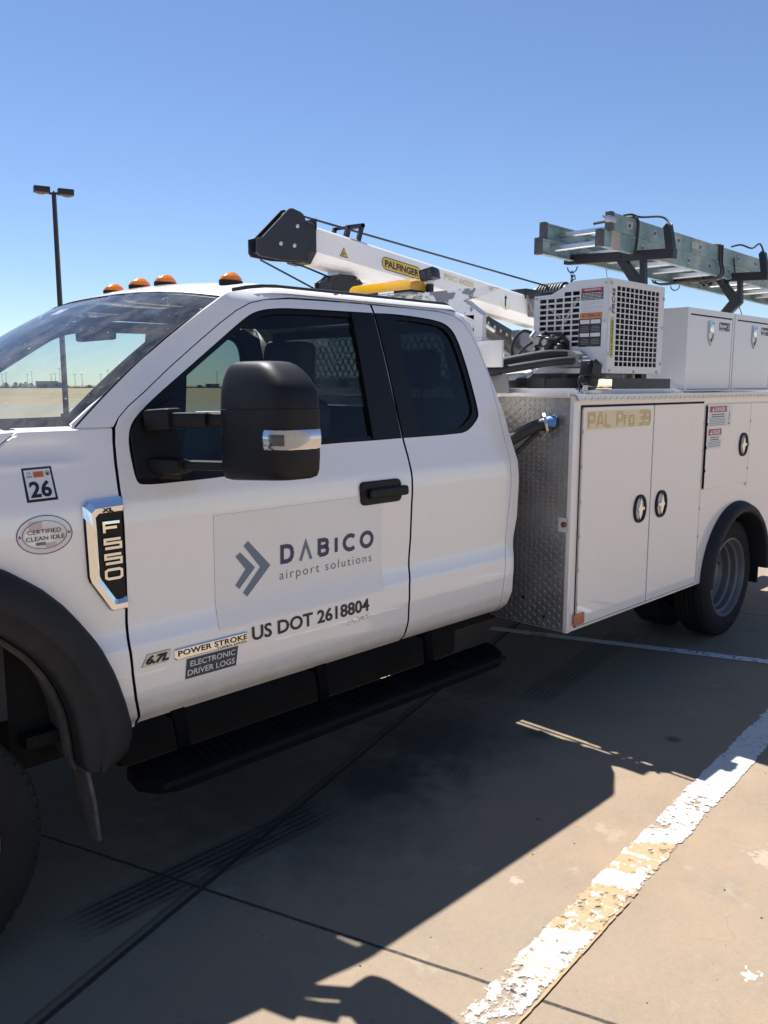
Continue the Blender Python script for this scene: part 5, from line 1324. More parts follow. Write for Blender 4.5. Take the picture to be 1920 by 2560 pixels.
# winch, base, turret, lift cylinder
b = MB(); b.box(5.42, 5.62, BY0-.01, BY1+.01, bt(5.5)-.02, bt(5.5)+.055, .008); b.box(5.78, 6.15, 3.86, 4.12, 2.30, 2.44, .01); b.cyl((5.98, 3.85, 2.42), (5.98, 4.15, 2.42), .09, 24); wn = b.build('winch', 'blackmetal', CR)
b = MB()
for k in range(9): b.tube([(5.98+.10*math.cos(t), 3.88+k*.028, 2.42+.10*math.sin(t)) for t in [2*math.pi*q/20 for q in range(20)]], .011, 6, closed=True)
b.build('rope_drum', 'hose', wn)
b = MB(); b.cyl((6.25, 4.0, 1.04), (6.25, 4.0, 1.75), .17, 24); b.box(6.05, 6.45, 3.86, 4.14, 1.70, 2.36, .02); b.box(5.48, 5.72, 3.95, 4.12, 1.88, 2.13, .03); b.build('turret', plain('blue_grey_steel', (.13, .14, .17), .5), CR)
b = MB(); b.cyl((5.02, 4.0, 2.14), (6.15, 4.0, 1.72), .062, 20); b.cyl((4.86, 4.0, 2.20), (5.03, 4.0, 2.137), .035, 16); b.beam((4.90, 4.0, 2.195), (5.32, 4.0, 2.07), .15, .10, bev=.006); b.build('lift_cylinder', 'blackmetal', CR)
b = MB()
for k in range(6): b.cyl((4.95+k*.075, 3.915, 2.18-k*.025), (4.95+k*.075, 3.935, 2.18-k*.025), .012, 10)
b.cyl((4.97, 3.905, 2.14), (5.08, 3.905, 2.10), .014); b.build('hydraulic_fitting', 'steel', CR)
b = MB(); b.tube([(5.42, 3.86, 2.38), (5.44, 3.84, 2.30), (5.50, 3.85, 2.24), (5.56, 3.86, 2.20)], .010, 8); b.box(5.46, 5.56, 3.855, 3.88, 2.22, 2.36, .01); b.build('control_valve', plain('greasy_grey_metal', (.22, .22, .22), .5, metal=.4, var=.5, scale=40), CR)
# boom writing
bp = lambda a, c, d: Vector((a, BY0+d, bt(a)+c))
b = MB(); polyf(b, capsule(3.872, 4.245, -.128, -.048, 8), bp, -.0010); ky = obj('maker_badge', b.me('maker_badge'), 'ink', bo)
b = MB(); polyf(b, capsule(3.877, 4.240, -.123, -.053, 8), bp, -.0018); obj('maker_badge', b.me('maker_badge'), 'yellow', bo)
b = MB(); text(b, 'PALFINGER', bp, 3.900, 4.218, -.111, -.067, -.0026, bold=.035); obj('maker_lettering', b.me('maker_lettering'), 'ink', bo)
b = MB(); polyf(b, [(3.515, -.128), (3.582, -.128), (3.549, -.068)], bp, -.0010); obj('warning_triangle', b.me('warning_triangle'), 'ink', bo)
b = MB(); polyf(b, [(3.523, -.1225), (3.574, -.1225), (3.549, -.077)], bp, -.0018); obj('warning_triangle', b.me('warning_triangle'), 'yellow', bo)
b = MB(); stroke(b, [[(0, 0), (.5, 1)], [(.2, .5), (1, .3)]], bp, 3.537, 3.562, -.118, -.095, -.0026, .005); obj('warning_symbol', b.me('warning_symbol'), 'ink', bo)
b = MB(); text(b, 'PSC 6025', bp, 4.475, 4.80, -.072, -.032, -.0012, bold=.06); obj('model_lettering', b.me('model_lettering'), plain('worn_yellow_print', (.60, .55, .36), .5), bo)
b = MB(); rect(b, bp, 5.17, 5.185, -.135, -.065, -.0014); b.cyl(bp(5.178, -.068, -.001), bp(5.178, -.068, -.004), .012, 12); obj('boom_mark', b.me('boom_mark'), 'ink', bo)
b = MB(); E_ = [(5.178+.055*math.cos(R(a)), -.115+.042*math.sin(R(a))) for a in range(150, 391, 20)]; Ei = [(5.178+.038*math.cos(R(a)), -.115+.026*math.sin(R(a))) for a in range(150, 391, 20)]
nn_ = len(E_); b.add([bp(a, c, -.0011) for a, c in E_]+[bp(a, c, -.0011) for a, c in Ei], [(i, i+1, nn_+i+1, nn_+i) for i in range(nn_-1)]); obj('worn_sticker', b.me('worn_sticker'), 'paleyellow', bo)

# ------------------------------------------------------------------ compressor
AC = thing('air_compressor', (4.25, 2.55, 1.66), 'white cube shaped air compressor with square hole grilles on top of the cabinet body', 'compressor')
AX0, AX1, AY0, AY1, AZ0, AZ1 = 3.955, 4.556, 2.302, 2.765, 1.762, 2.247
holes = []
for r_ in range(15):
    for c_ in range(10):
        a = 4.036+c_*.0466; z = 2.190-r_*.0278
        holes.append([(a-.002, z-.001), (a-.002, z+.0215), (a+.0365, z+.0215), (a+.0365, z-.001)])
so_ = sheet('side_panel', [(AX0, AZ0), (AX0, AZ1), (AX1, AZ1-.002), (AX1, AZ0)], holes, planeY(AY0), 'machine', AC, .003, 0, 1)
holes = []
rows_ = [(0, (3, 4)), (1, range(5)), (2, range(5)), (3, range(5)), (4, range(5)), (5, range(5)), (6, range(5)), (7, (3, 4)), (8, (4,)), (9, (4,))]
for r_, cs in rows_:
    for c_ in cs:
        a = 2.727-c_*.0518; z = 2.193-r_*.0296
        holes.append([(a-.0425, z-.0205), (a-.0425, z), (a, z), (a, z-.0205)])
fout = [(AY0+.004, AZ0), (AY0+.004, AZ1), (2.525, AZ1), (2.652, 2.187), (AY1, 2.184), (AY1, AZ0)]
fp = sheet('front_panel', fout, holes, planeX(AX0), 'machine', AC, .003, 0, 1)
b = MB(); tp = [(AY0+.003, AZ1-.001), (2.525, AZ1-.001), (2.652, 2.186), (AY1, 2.183)]
b.add([(AX0+.002, y, z) for y, z in tp]+[(AX1-.001, y, z) for y, z in tp], [(i, i+1, 5+i, 4+i) for i in range(3)])
b.add([(AX1-.001, AY0+.003, AZ0), (AX1-.001, AY1, AZ0), (AX1-.001, AY1, 2.183), (AX1-.001, 2.652, 2.186), (AX1-.001, 2.525, AZ1-.001), (AX1-.001, AY0+.003, AZ1-.001)], [tuple(range(6))])
b.add([(AX0+.002, AY1, AZ0), (AX1, AY1, AZ0), (AX1, AY1, 2.18), (AX0+.002, AY1, 2.18)], [(0, 1, 2, 3)]); b.add([(AX0+.002, AY0+.003, AZ0+.001), (AX1, AY0+.003, AZ0+.001), (AX1, AY1, AZ0+.001), (AX0+.002, AY1, AZ0+.001)], [(0, 1, 2, 3)])
b.build('casing', 'machine', AC)
b = MB(); b.box(AX0+.06, AX1-.06, AY0+.03, AY0+.05, AZ0+.03, AZ1-.03); b.box(AX0+.035, AX0+.05, AY0+.06, AY1-.03, AZ0+.02, 2.16)
for k in range(26): b.box(AX0+.06+k*.018, AX0+.063+k*.018, AY0+.02, AY0+.032, AZ0+.04, AZ1-.04)
b.build('radiator_core', plain('dark_core', (.035, .030, .027), .6, var=.5, scale=60), AC)
b = MB(); b.tube([(AX0+.025, 2.50, 2.16), (AX0+.02, 2.55, 2.08), (AX0+.025, 2.60, 2.0)], .012, 8); b.tube([(AX0+.02, 2.69, 2.13), (AX0+.02, 2.60, 2.06)], .010); b.build('inner_pipe', 'steel', AC)
b = MB()
for x, z in ((AX0+.02, 2.222), (AX0+.014, 2.09), (AX0+.012, 1.86), (AX1-.010, 2.18), (AX1-.012, 2.02), (AX1-.015, 1.82), (AX0+.03, 1.775), (4.24, 1.772), (4.50, 1.772)): b.cyl((x, AY0-.006, z), (x, AY0+.001, z), .0085, 10)
for y, z in ((2.325, 2.225), (2.75, 2.17), (2.327, 2.03), (2.335, 1.815), (2.33, 1.80)): b.cyl((AX0-.006, y, z), (AX0+.001, y, z), .0075, 10)
b.build('screw', 'steel', AC)
px_ = planeX(AX0)
pf = lambda a, c, d: Vector((AX0+d, -a, c))        # a = -y so writing runs left to right
def fr_(name, mat, a0, a1, c0, c1, d): b = MB(); rect(b, pf, a0, a1, c0, c1, d); return obj(name, b.me(name), mat, fp)
fr_('warning_label', 'ink', -2.467, -2.336, 2.142, 2.203, -.0008); fr_('label_header', 'red', -2.467, -2.336, 2.186, 2.2035, -.0014)
b = MB(); text(b, 'WEAR EAR PROTECTION', pf, -2.450, -2.353, 2.190, 2.199, -.002, bold=.02)
random.seed(5)
for k in range(5):
    x_ = -2.460
    while x_ < -2.345: l_ = random.uniform(.006, .018); rect(b, pf, x_, min(x_+l_, -2.342), 2.176-k*.0075, 2.179-k*.0075, -.0014); x_ += l_+.003
obj('label_lettering', b.me('label_lettering'), 'whiteink', fp)
b = MB()
for k in range(7):
    x_ = -2.462
    while x_ < -2.345-(.06 if k in (2, 5) else 0): l_ = random.uniform(.004, .014); rect(b, pf, x_, x_+l_, 2.128-k*.0075, 2.1300-k*.0075, -.0008); x_ += l_+.003
obj('label_lettering', b.me('label_lettering'), plain('faint_print', (.42, .42, .42), .5), fp)
fr_('warning_label', 'orange', -2.470, -2.338, 2.049, 2.077, -.0008)
b = MB(); text(b, 'WARNING', pf, -2.428, -2.380, 2.058, 2.069, -.0014, bold=.03)
for c0_ in (-2.452, -2.356): polyf(b, [(c0_-.006, 2.058), (c0_+.006, 2.058), (c0_, 2.070)], pf, -.0014)
obj('label_lettering', b.me('label_lettering'), plain('dark_orange_print', (.25, .08, .02), .5), fp)
fr_('warning_label', 'ink', -2.476, -2.341, 1.901, 2.047, -.0008)
b = MB()
for c0_, c1_ in ((2.020, 2.041), (1.953, 1.972)):
    for a0_, a1_ in ((-2.468, -2.412), (-2.405, -2.347)): rect(b, pf, a0_, a1_, c0_, c1_, -.0014)
obj('label_panel', b.me('label_panel'), 'machine', fp)
b = MB()
for c1_ in (2.008, 1.941):
    for a0_, a1_ in ((-2.466, -2.414), (-2.403, -2.349)):
        for k in range(4): rect(b, pf, a0_+(.006 if k == 0 else 0), a1_-(.006 if k == 0 else 0), c1_-k*.008-.0035, c1_-k*.008, -.0014)
rect(b, pf, -2.424, -2.392, 1.901, 1.905, -.0014)
obj('label_lettering', b.me('label_lettering'), plain('grey_print', (.20, .20, .20), .5), fp)
b = MB(); b.cyl((AX0-.006, 2.436, 1.850), (AX0, 2.436, 1.850), .020, 24, bev=.002); b.cyl((AX0-.009, 2.436, 1.850), (AX0-.005, 2.436, 1.850), .012, 24); b.build('fill_cap', 'steel', fp)
# maker badge on the side, read upwards
ps_ = planeY(AY0)
up = lambda a, c, d: Vector((4.0+.0-c, AY0+d, a))       # a runs up, c runs to -x
b = MB(); polyf(b, capsule(1.842, 2.052, -.012, .022, 8), up, -.0008); obj('maker_badge', b.me('maker_badge'), 'greyink', so_)
b = MB(); polyf(b, capsule(1.8435, 2.0505, -.0105, .0205, 8), up, -.0014); obj('maker_badge', b.me('maker_badge'), 'lime', so_)
b = MB(); text(b, 'PALFINGER', up, 1.855, 2.040, -.004, .014, -.002, bold=.03); text(b, 'PRC45', up, 2.068, 2.200, -.014, .016, -.0012, shear=.2, bold=.025); obj('maker_lettering', b.me('maker_lettering'), 'ink', so_)
# pump end and manifold in front of the casing
b = MB(); oc = [(2.700, 1.985), (2.580, 1.985), (2.528, 1.935), (2.525, 1.865), (2.700, 1.865), (2.735, 1.905), (2.735, 1.95)]; b.prism(oc, planeX(0), AX0-.006, AX0-.02)
for y, z, r0_, x1 in ((2.66, 1.935, .035, .10), (2.60, 1.925, .030, .12), (2.63, 1.89, .028, .09), (2.56, 1.90, .022, .07), (2.69, 1.895, .024, .08)): b.cyl((AX0-.02, y, z), (AX0-x1, y, z), r0_, 14, bev=.004)
pu = b.build('pump', 'blackmetal', AC)
b = MB()
for y, z, r0_, x1 in ((2.66, 1.935, .020, .125), (2.60, 1.925, .016, .14), (2.63, 1.89, .014, .11), (2.56, 1.90, .010, .09), (2.69, 1.895, .010, .10), (2.585, 1.955, .007, .05), (2.615, 1.965, .007, .05), (2.555, 1.935, .007, .045), (2.71, 1.93, .012, .07)): b.cyl((AX0-x1+.03, y, z), (AX0-x1, y, z), r0_, 6 if r0_ < .012 else 12)
b.tube([(AX0-.07, 2.70, 1.93), (AX0-.10, 2.715, 1.96), (AX0-.05, 2.725, 1.99)], .009, 8); b.tube([(AX0-.06, 2.63, 1.90), (AX0-.09, 2.67, 1.88), (AX0-.07, 2.70, 1.87)], .008, 8); b.build('pump_fitting', 'steel', pu)
b = MB(); b.prism([(2.420, 1.795), (2.420, 1.862), (2.452, 1.880), (2.545, 1.880), (2.545, 1.795)], planeX(0), AX0-.005, AX0-.10, .003); b.build('manifold', plain('cast_grey_metal', (.30, .31, .30), .45, metal=.6), AC)
b = MB(); b.box(AX0-.07, AX0+.0, 2.415, 2.70, 1.762, 1.790, .004); b.build('support_rail', 'boom', AC)
b = MB(); b.tube(smooth3([(3.90, 2.46, 1.852), (3.86, 2.50, 1.862), (3.76, 2.56, 1.858), (3.62, 2.65, 1.830), (3.50, 2.72, 1.800), (3.44, 2.80, 1.77), (3.46, 2.95, 1.70)]), .024, 14)
b.tube(smooth3([(3.87, 2.44, 1.828), (3.84, 2.46, 1.828), (3.74, 2.50, 1.818), (3.60, 2.575, 1.795), (3.48, 2.66, 1.770), (3.43, 2.76, 1.745), (3.45, 2.9, 1.68)]), .021, 14)
b.build('hydraulic_hose', 'hose', AC)
b = MB(); b.tube([(3.905, 2.425, 1.828), (3.87, 2.44, 1.828)], .017, 12); b.tube([(3.93, 2.40, 1.83), (3.90, 2.425, 1.83)], .022, 8); b.build('hose_coupling', 'steel', AC)
b = MB(); b.tube(smooth3([(AX0-.03, 2.745, 1.98), (AX0-.07, 2.79, 1.995), (AX0-.10, 2.83, 1.93), (AX0-.09, 2.84, 1.85), (AX0-.08, 2.84, 1.78)]), .010, 8); b.tube([(AX0-.03, 2.66, 1.99), (AX0-.10, 2.76, 1.90), (AX0-.14, 2.82, 1.80)], .008, 8); b.build('thin_hose', 'hose', AC)
b = MB(); b.tube(smooth3([(3.75, 2.64, 1.765), (3.68, 2.62, 1.752), (3.60, 2.66, 1.742), (3.54, 2.76, 1.742)]), .018, 10); b.build('pale_conduit', 'machine', AC)
b = MB()
b.box(4.056, 4.710, 2.318, 2.324, 1.680, 1.737); b.box(4.056, 4.710, 2.324, 2.37, 1.733, 1.737); b.box(3.64, 3.70, 2.46, 2.462, 1.69, 1.737)
b.box(3.62, 3.626, 2.30+.16, 3.05, 1.685, 1.737); b.box(3.626, 3.68, 2.46, 3.05, 1.733, 1.737); b.box(3.70, 4.05, 2.46, 2.466, 1.685, 1.737)
b.box(4.40, 4.46, 2.34, 2.38, 1.737, 1.764); b.box(3.98, 4.70, 2.80, 2.81, 1.68, 1.737); b.box(3.80, 3.84, 2.466, 2.80, 1.70, 1.762); b.box(3.96, 4.0, 2.33, 2.80, 1.737, 1.763)
b.build('base_frame', 'blackmetal', AC)
b = MB(); b.box(4.00, 4.78, 2.314, 2.40, 1.657, 1.679); b.box(3.60, 4.0, 2.44, 2.50, 1.657, 1.684); b.box(4.30, 4.5, 2.40, 2.72, 1.737, 1.762); b.build('base_spacer', 'alu', AC)

# spot lamp hanging at the body corner
SL = thing('spot_lamp', (3.74, 2.29, 1.66), 'black handheld spot lamp on a bracket at the front corner of the cabinet top', 'spot lamp')
m_ = Matrix.Translation((3.775, 2.285, 1.765)) @ Matrix.Rotation(R(10), 4, 'Y')
b = MB(); b.box(-.055, .055, -.03, .035, -.03, .055, .014, 3, m_); b.box(-.05, .045, -.028, .03, -.07, -.02, .016, 3, m_); b.tube([(3.72, 2.27, 1.80), (3.78, 2.262, 1.825), (3.84, 2.27, 1.80)], .007, 8); b.build('lamp_body', 'blackplastic', SL)
b = MB(); b.box(-.045, .045, -.034, -.029, -.018, .040, .002, 1, m_); b.build('lamp_face', 'blackgloss', SL)
b = MB(); b.cyl((3.735, 2.29, 1.66), (3.735, 2.29, 1.70), .014, 10); b.box(3.715, 3.757, 2.275, 2.305, 1.657, 1.675, .003); b.build('bracket', 'steel', SL)
b = MB(); b.tube(smooth3([(3.72, 2.285, 1.735), (3.675, 2.28, 1.745), (3.655, 2.28, 1.72), (3.66, 2.275, 1.665)]), .004, 8); b.build('cord', 'hose', SL)

# ------------------------------------------------------------------ tool boxes
def toolbox(x0, x1, label):
    T = thing('tool_box', ((x0+x1)/2, 2.53, 1.66), label, 'tool box', 'white tool boxes on the cabinet body')
    z0, z1 = 1.662, 2.158; y0, y1 = 2.302, 2.76
    b = MB(); P = [(x0, z0), (x0, z1), (x1, z1), (x1, z0)]; I_ = [(x0+.034, z0+.012), (x0+.034, z1-.034), (x1-.022, z1-.034), (x1-.022, z0+.012)]
    b.add([(a, y0, c) for a, c in P]+[(a, y0, c) for a, c in I_]+[(a, y0+.012, c) for a, c in I_], [(i, (i+1) % 4, 4+(i+1) % 4, 4+i) for i in range(4)]+[(4+i, 4+(i+1) % 4, 8+(i+1) % 4, 8+i) for i in range(4)])
    b.add([(a, y0, c) for a, c in P]+[(a, y1, c) for a, c in P], [(i, (i+1) % 4, 4+(i+1) % 4, 4+i) for i in range(4)]+[(4, 5, 6, 7)])
    b.build('box_shell', 'boxpaint', T)
    D = [(x0+.037, z0+.015), (x0+.037, z1-.042), (x1-.025, z1-.042), (x1-.025, z0+.015)]
    b = MB(); b.add([(a, y0+.0115, c) for a, c in I_], [(0, 1, 2, 3)]); b.build('seal', 'gasket', T)
    b = MB(); b.prism(D, planeY(0), y0+.002, y0+.011, .002); d = b.build('box_door', 'boxpaint', T)
    lx = x0+.325 if x1-x0 > .62 else x0+.30; lz = 2.025
    pl = planeY(y0+.002)
    O = spline([(lx-.043, lz+.058), (lx-.036, lz+.068), (lx+.036, lz+.068), (lx+.043, lz+.058), (lx+.043, lz-.030), (lx+.028, lz-.052), (lx, lz-.082), (lx-.028, lz-.052), (lx-.043, lz-.030)], (0, 3, 4, 6, 8), 1)
    b = MB(); I2 = offset(O, .012); n_ = len(O); ring(b, O, I2, pl, -.006); b.add([pl(a, c, -.006) for a, c in O]+[pl(a, c, 0) for a, c in O], [(k, (k+1) % n_, n_+(k+1) % n_, n_+k) for k in range(n_)]); b.add([pl(a, c, -.006) for a, c in I2]+[pl(a, c, -.0005) for a, c in I2], [(k, (k+1) % n_, n_+(k+1) % n_, n_+k) for k in range(n_)])
    b.build('box_latch', 'steel', d)
    b = MB(); b.add([pl(a, c, -.0008) for a, c in I2], [tuple(range(n_))]); obj('latch_recess', b.me('latch_recess'), 'alu', d)
    b = MB(); b.box(lx-.026, lx+.026, y0-.008, y0-.001, lz-.006, lz+.050, .003); b.build('latch_paddle', 'chrome', d)
    b = MB(); polyf(b, [(lx-.022, lz-.040), (lx+.022, lz-.040), (lx, lz-.066)], pl, -.0018); obj('latch_slot_shade', b.me('latch_slot_shade'), 'greyink', d)  # flat dark triangle: shade of the slot painted into the latch
    a0 = lx+.118; a1 = min(a0+.158, x1-.028)
    b = MB(); rect(b, pl, a0, a1, 2.040, 2.092, -.0006); obj('maker_label', b.me('maker_label'), 'greyink', d)
    b = MB(); text(b, 'Buyers', pl, a0+.008, a0+(a1-a0)*.70, 2.052, 2.084, -.0014, bold=.04); rect(b, pl, a0+.006, a0+(a1-a0)*.55, 2.043, 2.048, -.0014); stroke(b, [[(0, 1), (1, .5), (0, 0)]], pl, a1-.035, a1-.012, 2.048, 2.084, -.0014, .006); obj('maker_lettering', b.me('maker_lettering'), 'whiteink', d)
toolbox(4.862, 5.528, 'white steel tool box with a door latch standing next to the compressor')
toolbox(5.540, 6.185, 'white steel tool box with a door latch, the farther one from the compressor')

# ------------------------------------------------------------------ ladder rack brackets and ladder
def rackbar(x, label):
    T = thing('ladder_rack', (x, 2.80, 1.66), label, 'ladder rack', 'black ladder rack brackets')
    b = MB(); b.beam((x, 2.285, 2.435), (x, 3.00, 2.470), .05, .055); b.box(x-.025, x+.025, 2.96, 3.0, 2.47, 2.535); b.build('cross_bar', 'blackmetal', T)
    b = MB(); b.prism([(2.285, 2.41), (2.330, 2.41), (2.335, 2.47), (2.355, 2.585), (2.335, 2.605), (2.315, 2.59), (2.295, 2.50)], lambda a, c, d: Vector((x-.022+d, a, c)), 0, .044, .002); b.build('end_stop', 'blackmetal', T)
    b = MB(); b.prism([(2.640, 2.425), (2.575, 2.423), (2.495, 2.325), (2.485, 2.332), (2.492, 2.418), (2.462, 2.417), (2.452, 2.27), (2.465, 2.255), (2.52, 2.20), (2.70, 2.00), (2.775, 1.90), (2.82, 1.92), (2.82, 1.96), (2.585, 2.225), (2.535, 2.285)], lambda a, c, d: Vector((x-.02+d, a, c)), 0, .04, .002)
    b.box(x-.025, x+.025, 2.775, 2.825, 1.657, 1.95); b.build('post', 'blackmetal', T)
    b = MB(); b.tube([(x-.03, 2.46+.0, 2.24), (x-.03, 2.44, 2.19), (x-.03, 2.46, 2.15)], .003, 6)
    for y in (2.99,): b.tube([(x-.005, y-.04+.035*math.cos(t), 2.425+.035*math.sin(t)) for t in [R(a) for a in range(180, 361, 20)]], .004, 6)
    b.cyl((x-.027, 2.62, 2.452), (x-.031, 2.62, 2.452), .012, 12); b.build('tie_ring', 'blackmetal', T)
    return T
rackbar(4.62, 'black steel ladder rack bracket standing behind the compressor'); rackbar(6.0, 'black steel ladder rack bracket standing behind the tool boxes')
LD = thing('extension_ladder', (5.6, 2.74, 2.48), 'weathered teal fibreglass extension ladder strapped on the rack', 'ladder')
def lz(x): return -.018*(x-4.3)
def rails(x0, x1, y0, y1, z0, z1, name, rungoff, rin):
    s = None; parts = []
    for y, sg in ((y0, 1), (y1, -1)):
        hs = []; x = x0+rungoff
        pl = (lambda a, c, d, y=y, sg=sg: Vector((a, y+sg*d, c+lz(a))))
        b = MB(); h = z1-z0
        # channel section: web outside, flanges turned inwards
        for za, zb, ya, yb in ((z0, z1, 0, .005), (z1-.005, z1, .005, .032), (z0, z0+.005, .005, .032)):
            P = []
            for xx in (x0, x1):
                for yy, zz in ((ya, za), (yb, za), (yb, zb), (ya, zb)): P.append((xx, y+sg*yy, zz+lz(xx)))
            b.add(P, [(0, 1, 2, 3), (4, 5, 6, 7), (0, 1, 5, 4), (1, 2, 6, 5), (2, 3, 7, 6), (3, 0, 4, 7)])
        b.build('rail', 'fibre', LD)
        b = MB(); xx = x0; b.box(xx-.010, xx+.028, min(y-.004*sg, y+.034*sg), max(y-.004*sg, y+.034*sg), z0-.004, z1+.004, .004); b.build('rail_boot', 'greyink', LD)
        b = MB(); x = x0+rungoff; zc = (z0+z1)/2
        c2 = MB()
        while x < x1-.1:
            b.cyl((x, y-sg*.004, zc+lz(x)), (x, y+sg*.002, zc+lz(x)), .019, 18); c2.cyl((x, y-sg*.0055, zc+lz(x)), (x, y-sg*.003, zc+lz(x)), .0125, 14); x += .305
        b.build('rung_collar', 'alu', LD); c2.build('rung_end', 'greyink', LD)
    x = x0+rungoff
    while x < x1-.1:
        zc = (z0+z1)/2+lz(x); b = MB()
        b.prism([(x-.019, zc-.010), (x-.014, zc+.014), (x+.014, zc+.014), (x+.019, zc-.010), (x+.012, zc-.016), (x-.012, zc-.016)], planeY(0), y0+.005, y1-.005); x += .305
        b.build('rung', 'alu', LD)
rails(4.30, 8.6, 2.510, 2.975, 2.556, 2.648, 'fly', .20, 0)
rails(4.23, 8.3, 2.526, 2.960, 2.462, 2.550, 'base', .155, 0)
b = MB(); b.box(4.33, 4.42, 2.516, 2.53, 2.45, 2.556, .003); b.build('guide_bracket', plain('worn_bracket', (.42, .38, .33), .6), LD)
b = MB()
for x0_, w_ in ((5.02, .10), (5.30, .14), (4.47, .07)):
    rect(b, planeY(2.5095), x0_, x0_+w_, 2.585+lz(x0_), 2.625+lz(x0_), -.0008)
b.build('rail_sticker', plain('worn_rail_label', (.50, .48, .44), .7, var=.6, scale=70), LD)
b = MB(); b.box(4.27, 4.34, 2.50, 2.53, 2.59, 2.625, .004); b.tube([(4.30, 2.53, 2.60), (4.29, 2.56, 2.63)], .008, 8); b.build('rung_lock', 'steel', LD)
# straps and bungee cords
def cord(pts, r, label, mat='hose', name='bungee_cord', grp='tie-downs on the ladder'):
    b = MB(); b.tube(smooth3(pts, 4), r, 8); return tag(b.build(name, mat), label, 'strap', grp)
def loopround(x, r=.006, dy=0, zb=2.452, zt=2.653, w=.0):
    return [(x, 2.503, zt+lz(x)-.01), (x, 2.52, zt+lz(x)+.004), (x+.01, 2.74, zt+lz(x)+.010), (x+.02, 2.96, zt+lz(x)+.004), (x+.02, 2.982, zt-.02+lz(x)), (x+.02, 2.982, zb+lz(x)), (x+.01, 2.74, zb-.012+lz(x)), (x, 2.503, zb+lz(x)-.004), (x, 2.500, zt-.10+lz(x)), (x, 2.502, zt-.012+lz(x))]
cord([(4.57, 2.505, 2.456), (4.575, 2.498, 2.55), (4.575, 2.504, 2.648), (4.58, 2.60, 2.662), (4.60, 2.80, 2.662)], .009, 'dark strap over the ladder beside the nearer rack bracket')
cord([(4.52, 2.56, 2.665), (4.56, 2.53, 2.672), (4.61, 2.50, 2.660), (4.66, 2.40, 2.655), (4.66, 2.35, 2.62), (4.64, 2.32, 2.595)], .006, 'thin wire hook from the ladder top to the nearer rack end stop')
for i_, x_ in enumerate((5.70, 5.74)):
    cord(loopround(x_), .007, ('dark bungee cord looped round the ladder before the farther bracket', 'second dark bungee cord looped round the ladder right beside the first')[i_])
cord([(5.9, 2.51, 2.64), (5.96, 2.47, 2.655), (6.0, 2.41, 2.63), (6.0, 2.36, 2.655), (6.0, 2.33, 2.60)], .006, 'wire hook from the ladder top to the farther rack end stop')
b = MB()
for y_ in (2.70, 2.74, 2.58):
    b.tube([(5.93, y_, 2.50), (5.965, y_, 2.48), (5.968, y_+.005, 2.42), (6.0, y_+.01, 2.405), (6.035, y_, 2.42), (6.035, y_, 2.49)], .013, 8)
b.tube([(5.965, 2.90, 2.45), (5.965, 2.78, 2.42), (5.965, 2.6, 2.435), (5.96, 2.5, 2.47), (5.9, 2.49, 2.56)], .006, 8)
tag(b.build('cord_bundle', 'hose'), 'black cords wound round the farther ladder rack cross bar', 'cord', 'tie-downs on the ladder')
b = MB()
for k in range(4):
    zc = 2.385-k*.026; b.tube([(4.62-.0+(.008*math.cos(t) if k % 2 else 0), 2.955+(0 if k % 2 else .008*math.cos(t)), zc+.017*math.sin(t)) for t in [2*math.pi*q/14 for q in range(14)]], .0028, 6, closed=True)
b.tube([(4.62, 2.955, 2.36), (4.62, 2.935, 2.375), (4.62, 2.93, 2.352), (4.62, 2.95, 2.345), (4.62, 2.965, 2.32), (4.62, 2.96, 2.28), (4.61, 2.95, 2.26)], .0045, 8)
tag(b.build('hook_chain', plain('blue_black_chain', (.02, .03, .06), .35, metal=.5)), 'short dark chain with a hook hanging from the left end of the rack bar', 'chain')
cord([(4.62, 2.72, 2.425), (4.615, 2.71, 2.36), (4.61, 2.69, 2.31)], .0022, 'thin pale string dangling below the nearer rack bar', 'steel', 'loose_string')

# ------------------------------------------------------------------ parking light
LP = thing('light_pole', (19.38, 42.70, 0), 'dark square parking lot light pole with two box lamp heads', 'light pole')
rt_ = Vector((math.sin(R(44.9)), -math.cos(R(44.9)), 0)); bk = Vector((math.cos(R(44.9)), math.sin(R(44.9)), 0)); pc = Vector((19.38, 42.70, 0))
def lpm(zrot=0): return Matrix(((rt_.x, bk.x, 0, pc.x), (rt_.y, bk.y, 0, pc.y), (0, 0, 1, 0), (0, 0, 0, 1)))
b = MB(); V = []
for z, h in ((0, .115), (11.25, .085)):
    for sx, sy in ((-1, -1), (1, -1), (1, 1), (-1, 1)): V.append(pc+rt_*(h*sx)+bk*(h*sy)+Vector((0, 0, z)))
b.add(V, [(0, 1, 5, 4), (1, 2, 6, 5), (2, 3, 7, 6), (3, 0, 4, 7), (4, 5, 6, 7)]); b.build('pole', 'bronze', LP)
b = MB(); b.box(-.22, .22, -.22, .22, 0, .25, .03, 2, lpm()); b.build('pole_base', 'bronze', LP)
b = MB(); b.box(-.22, .24, -.05, .05, 11.16, 11.26, 0, 2, lpm()); b.box(-.03, .03, -.03, .03, 11.25, 11.33, 0, 2, lpm()); b.build('arm', 'bronze', LP)
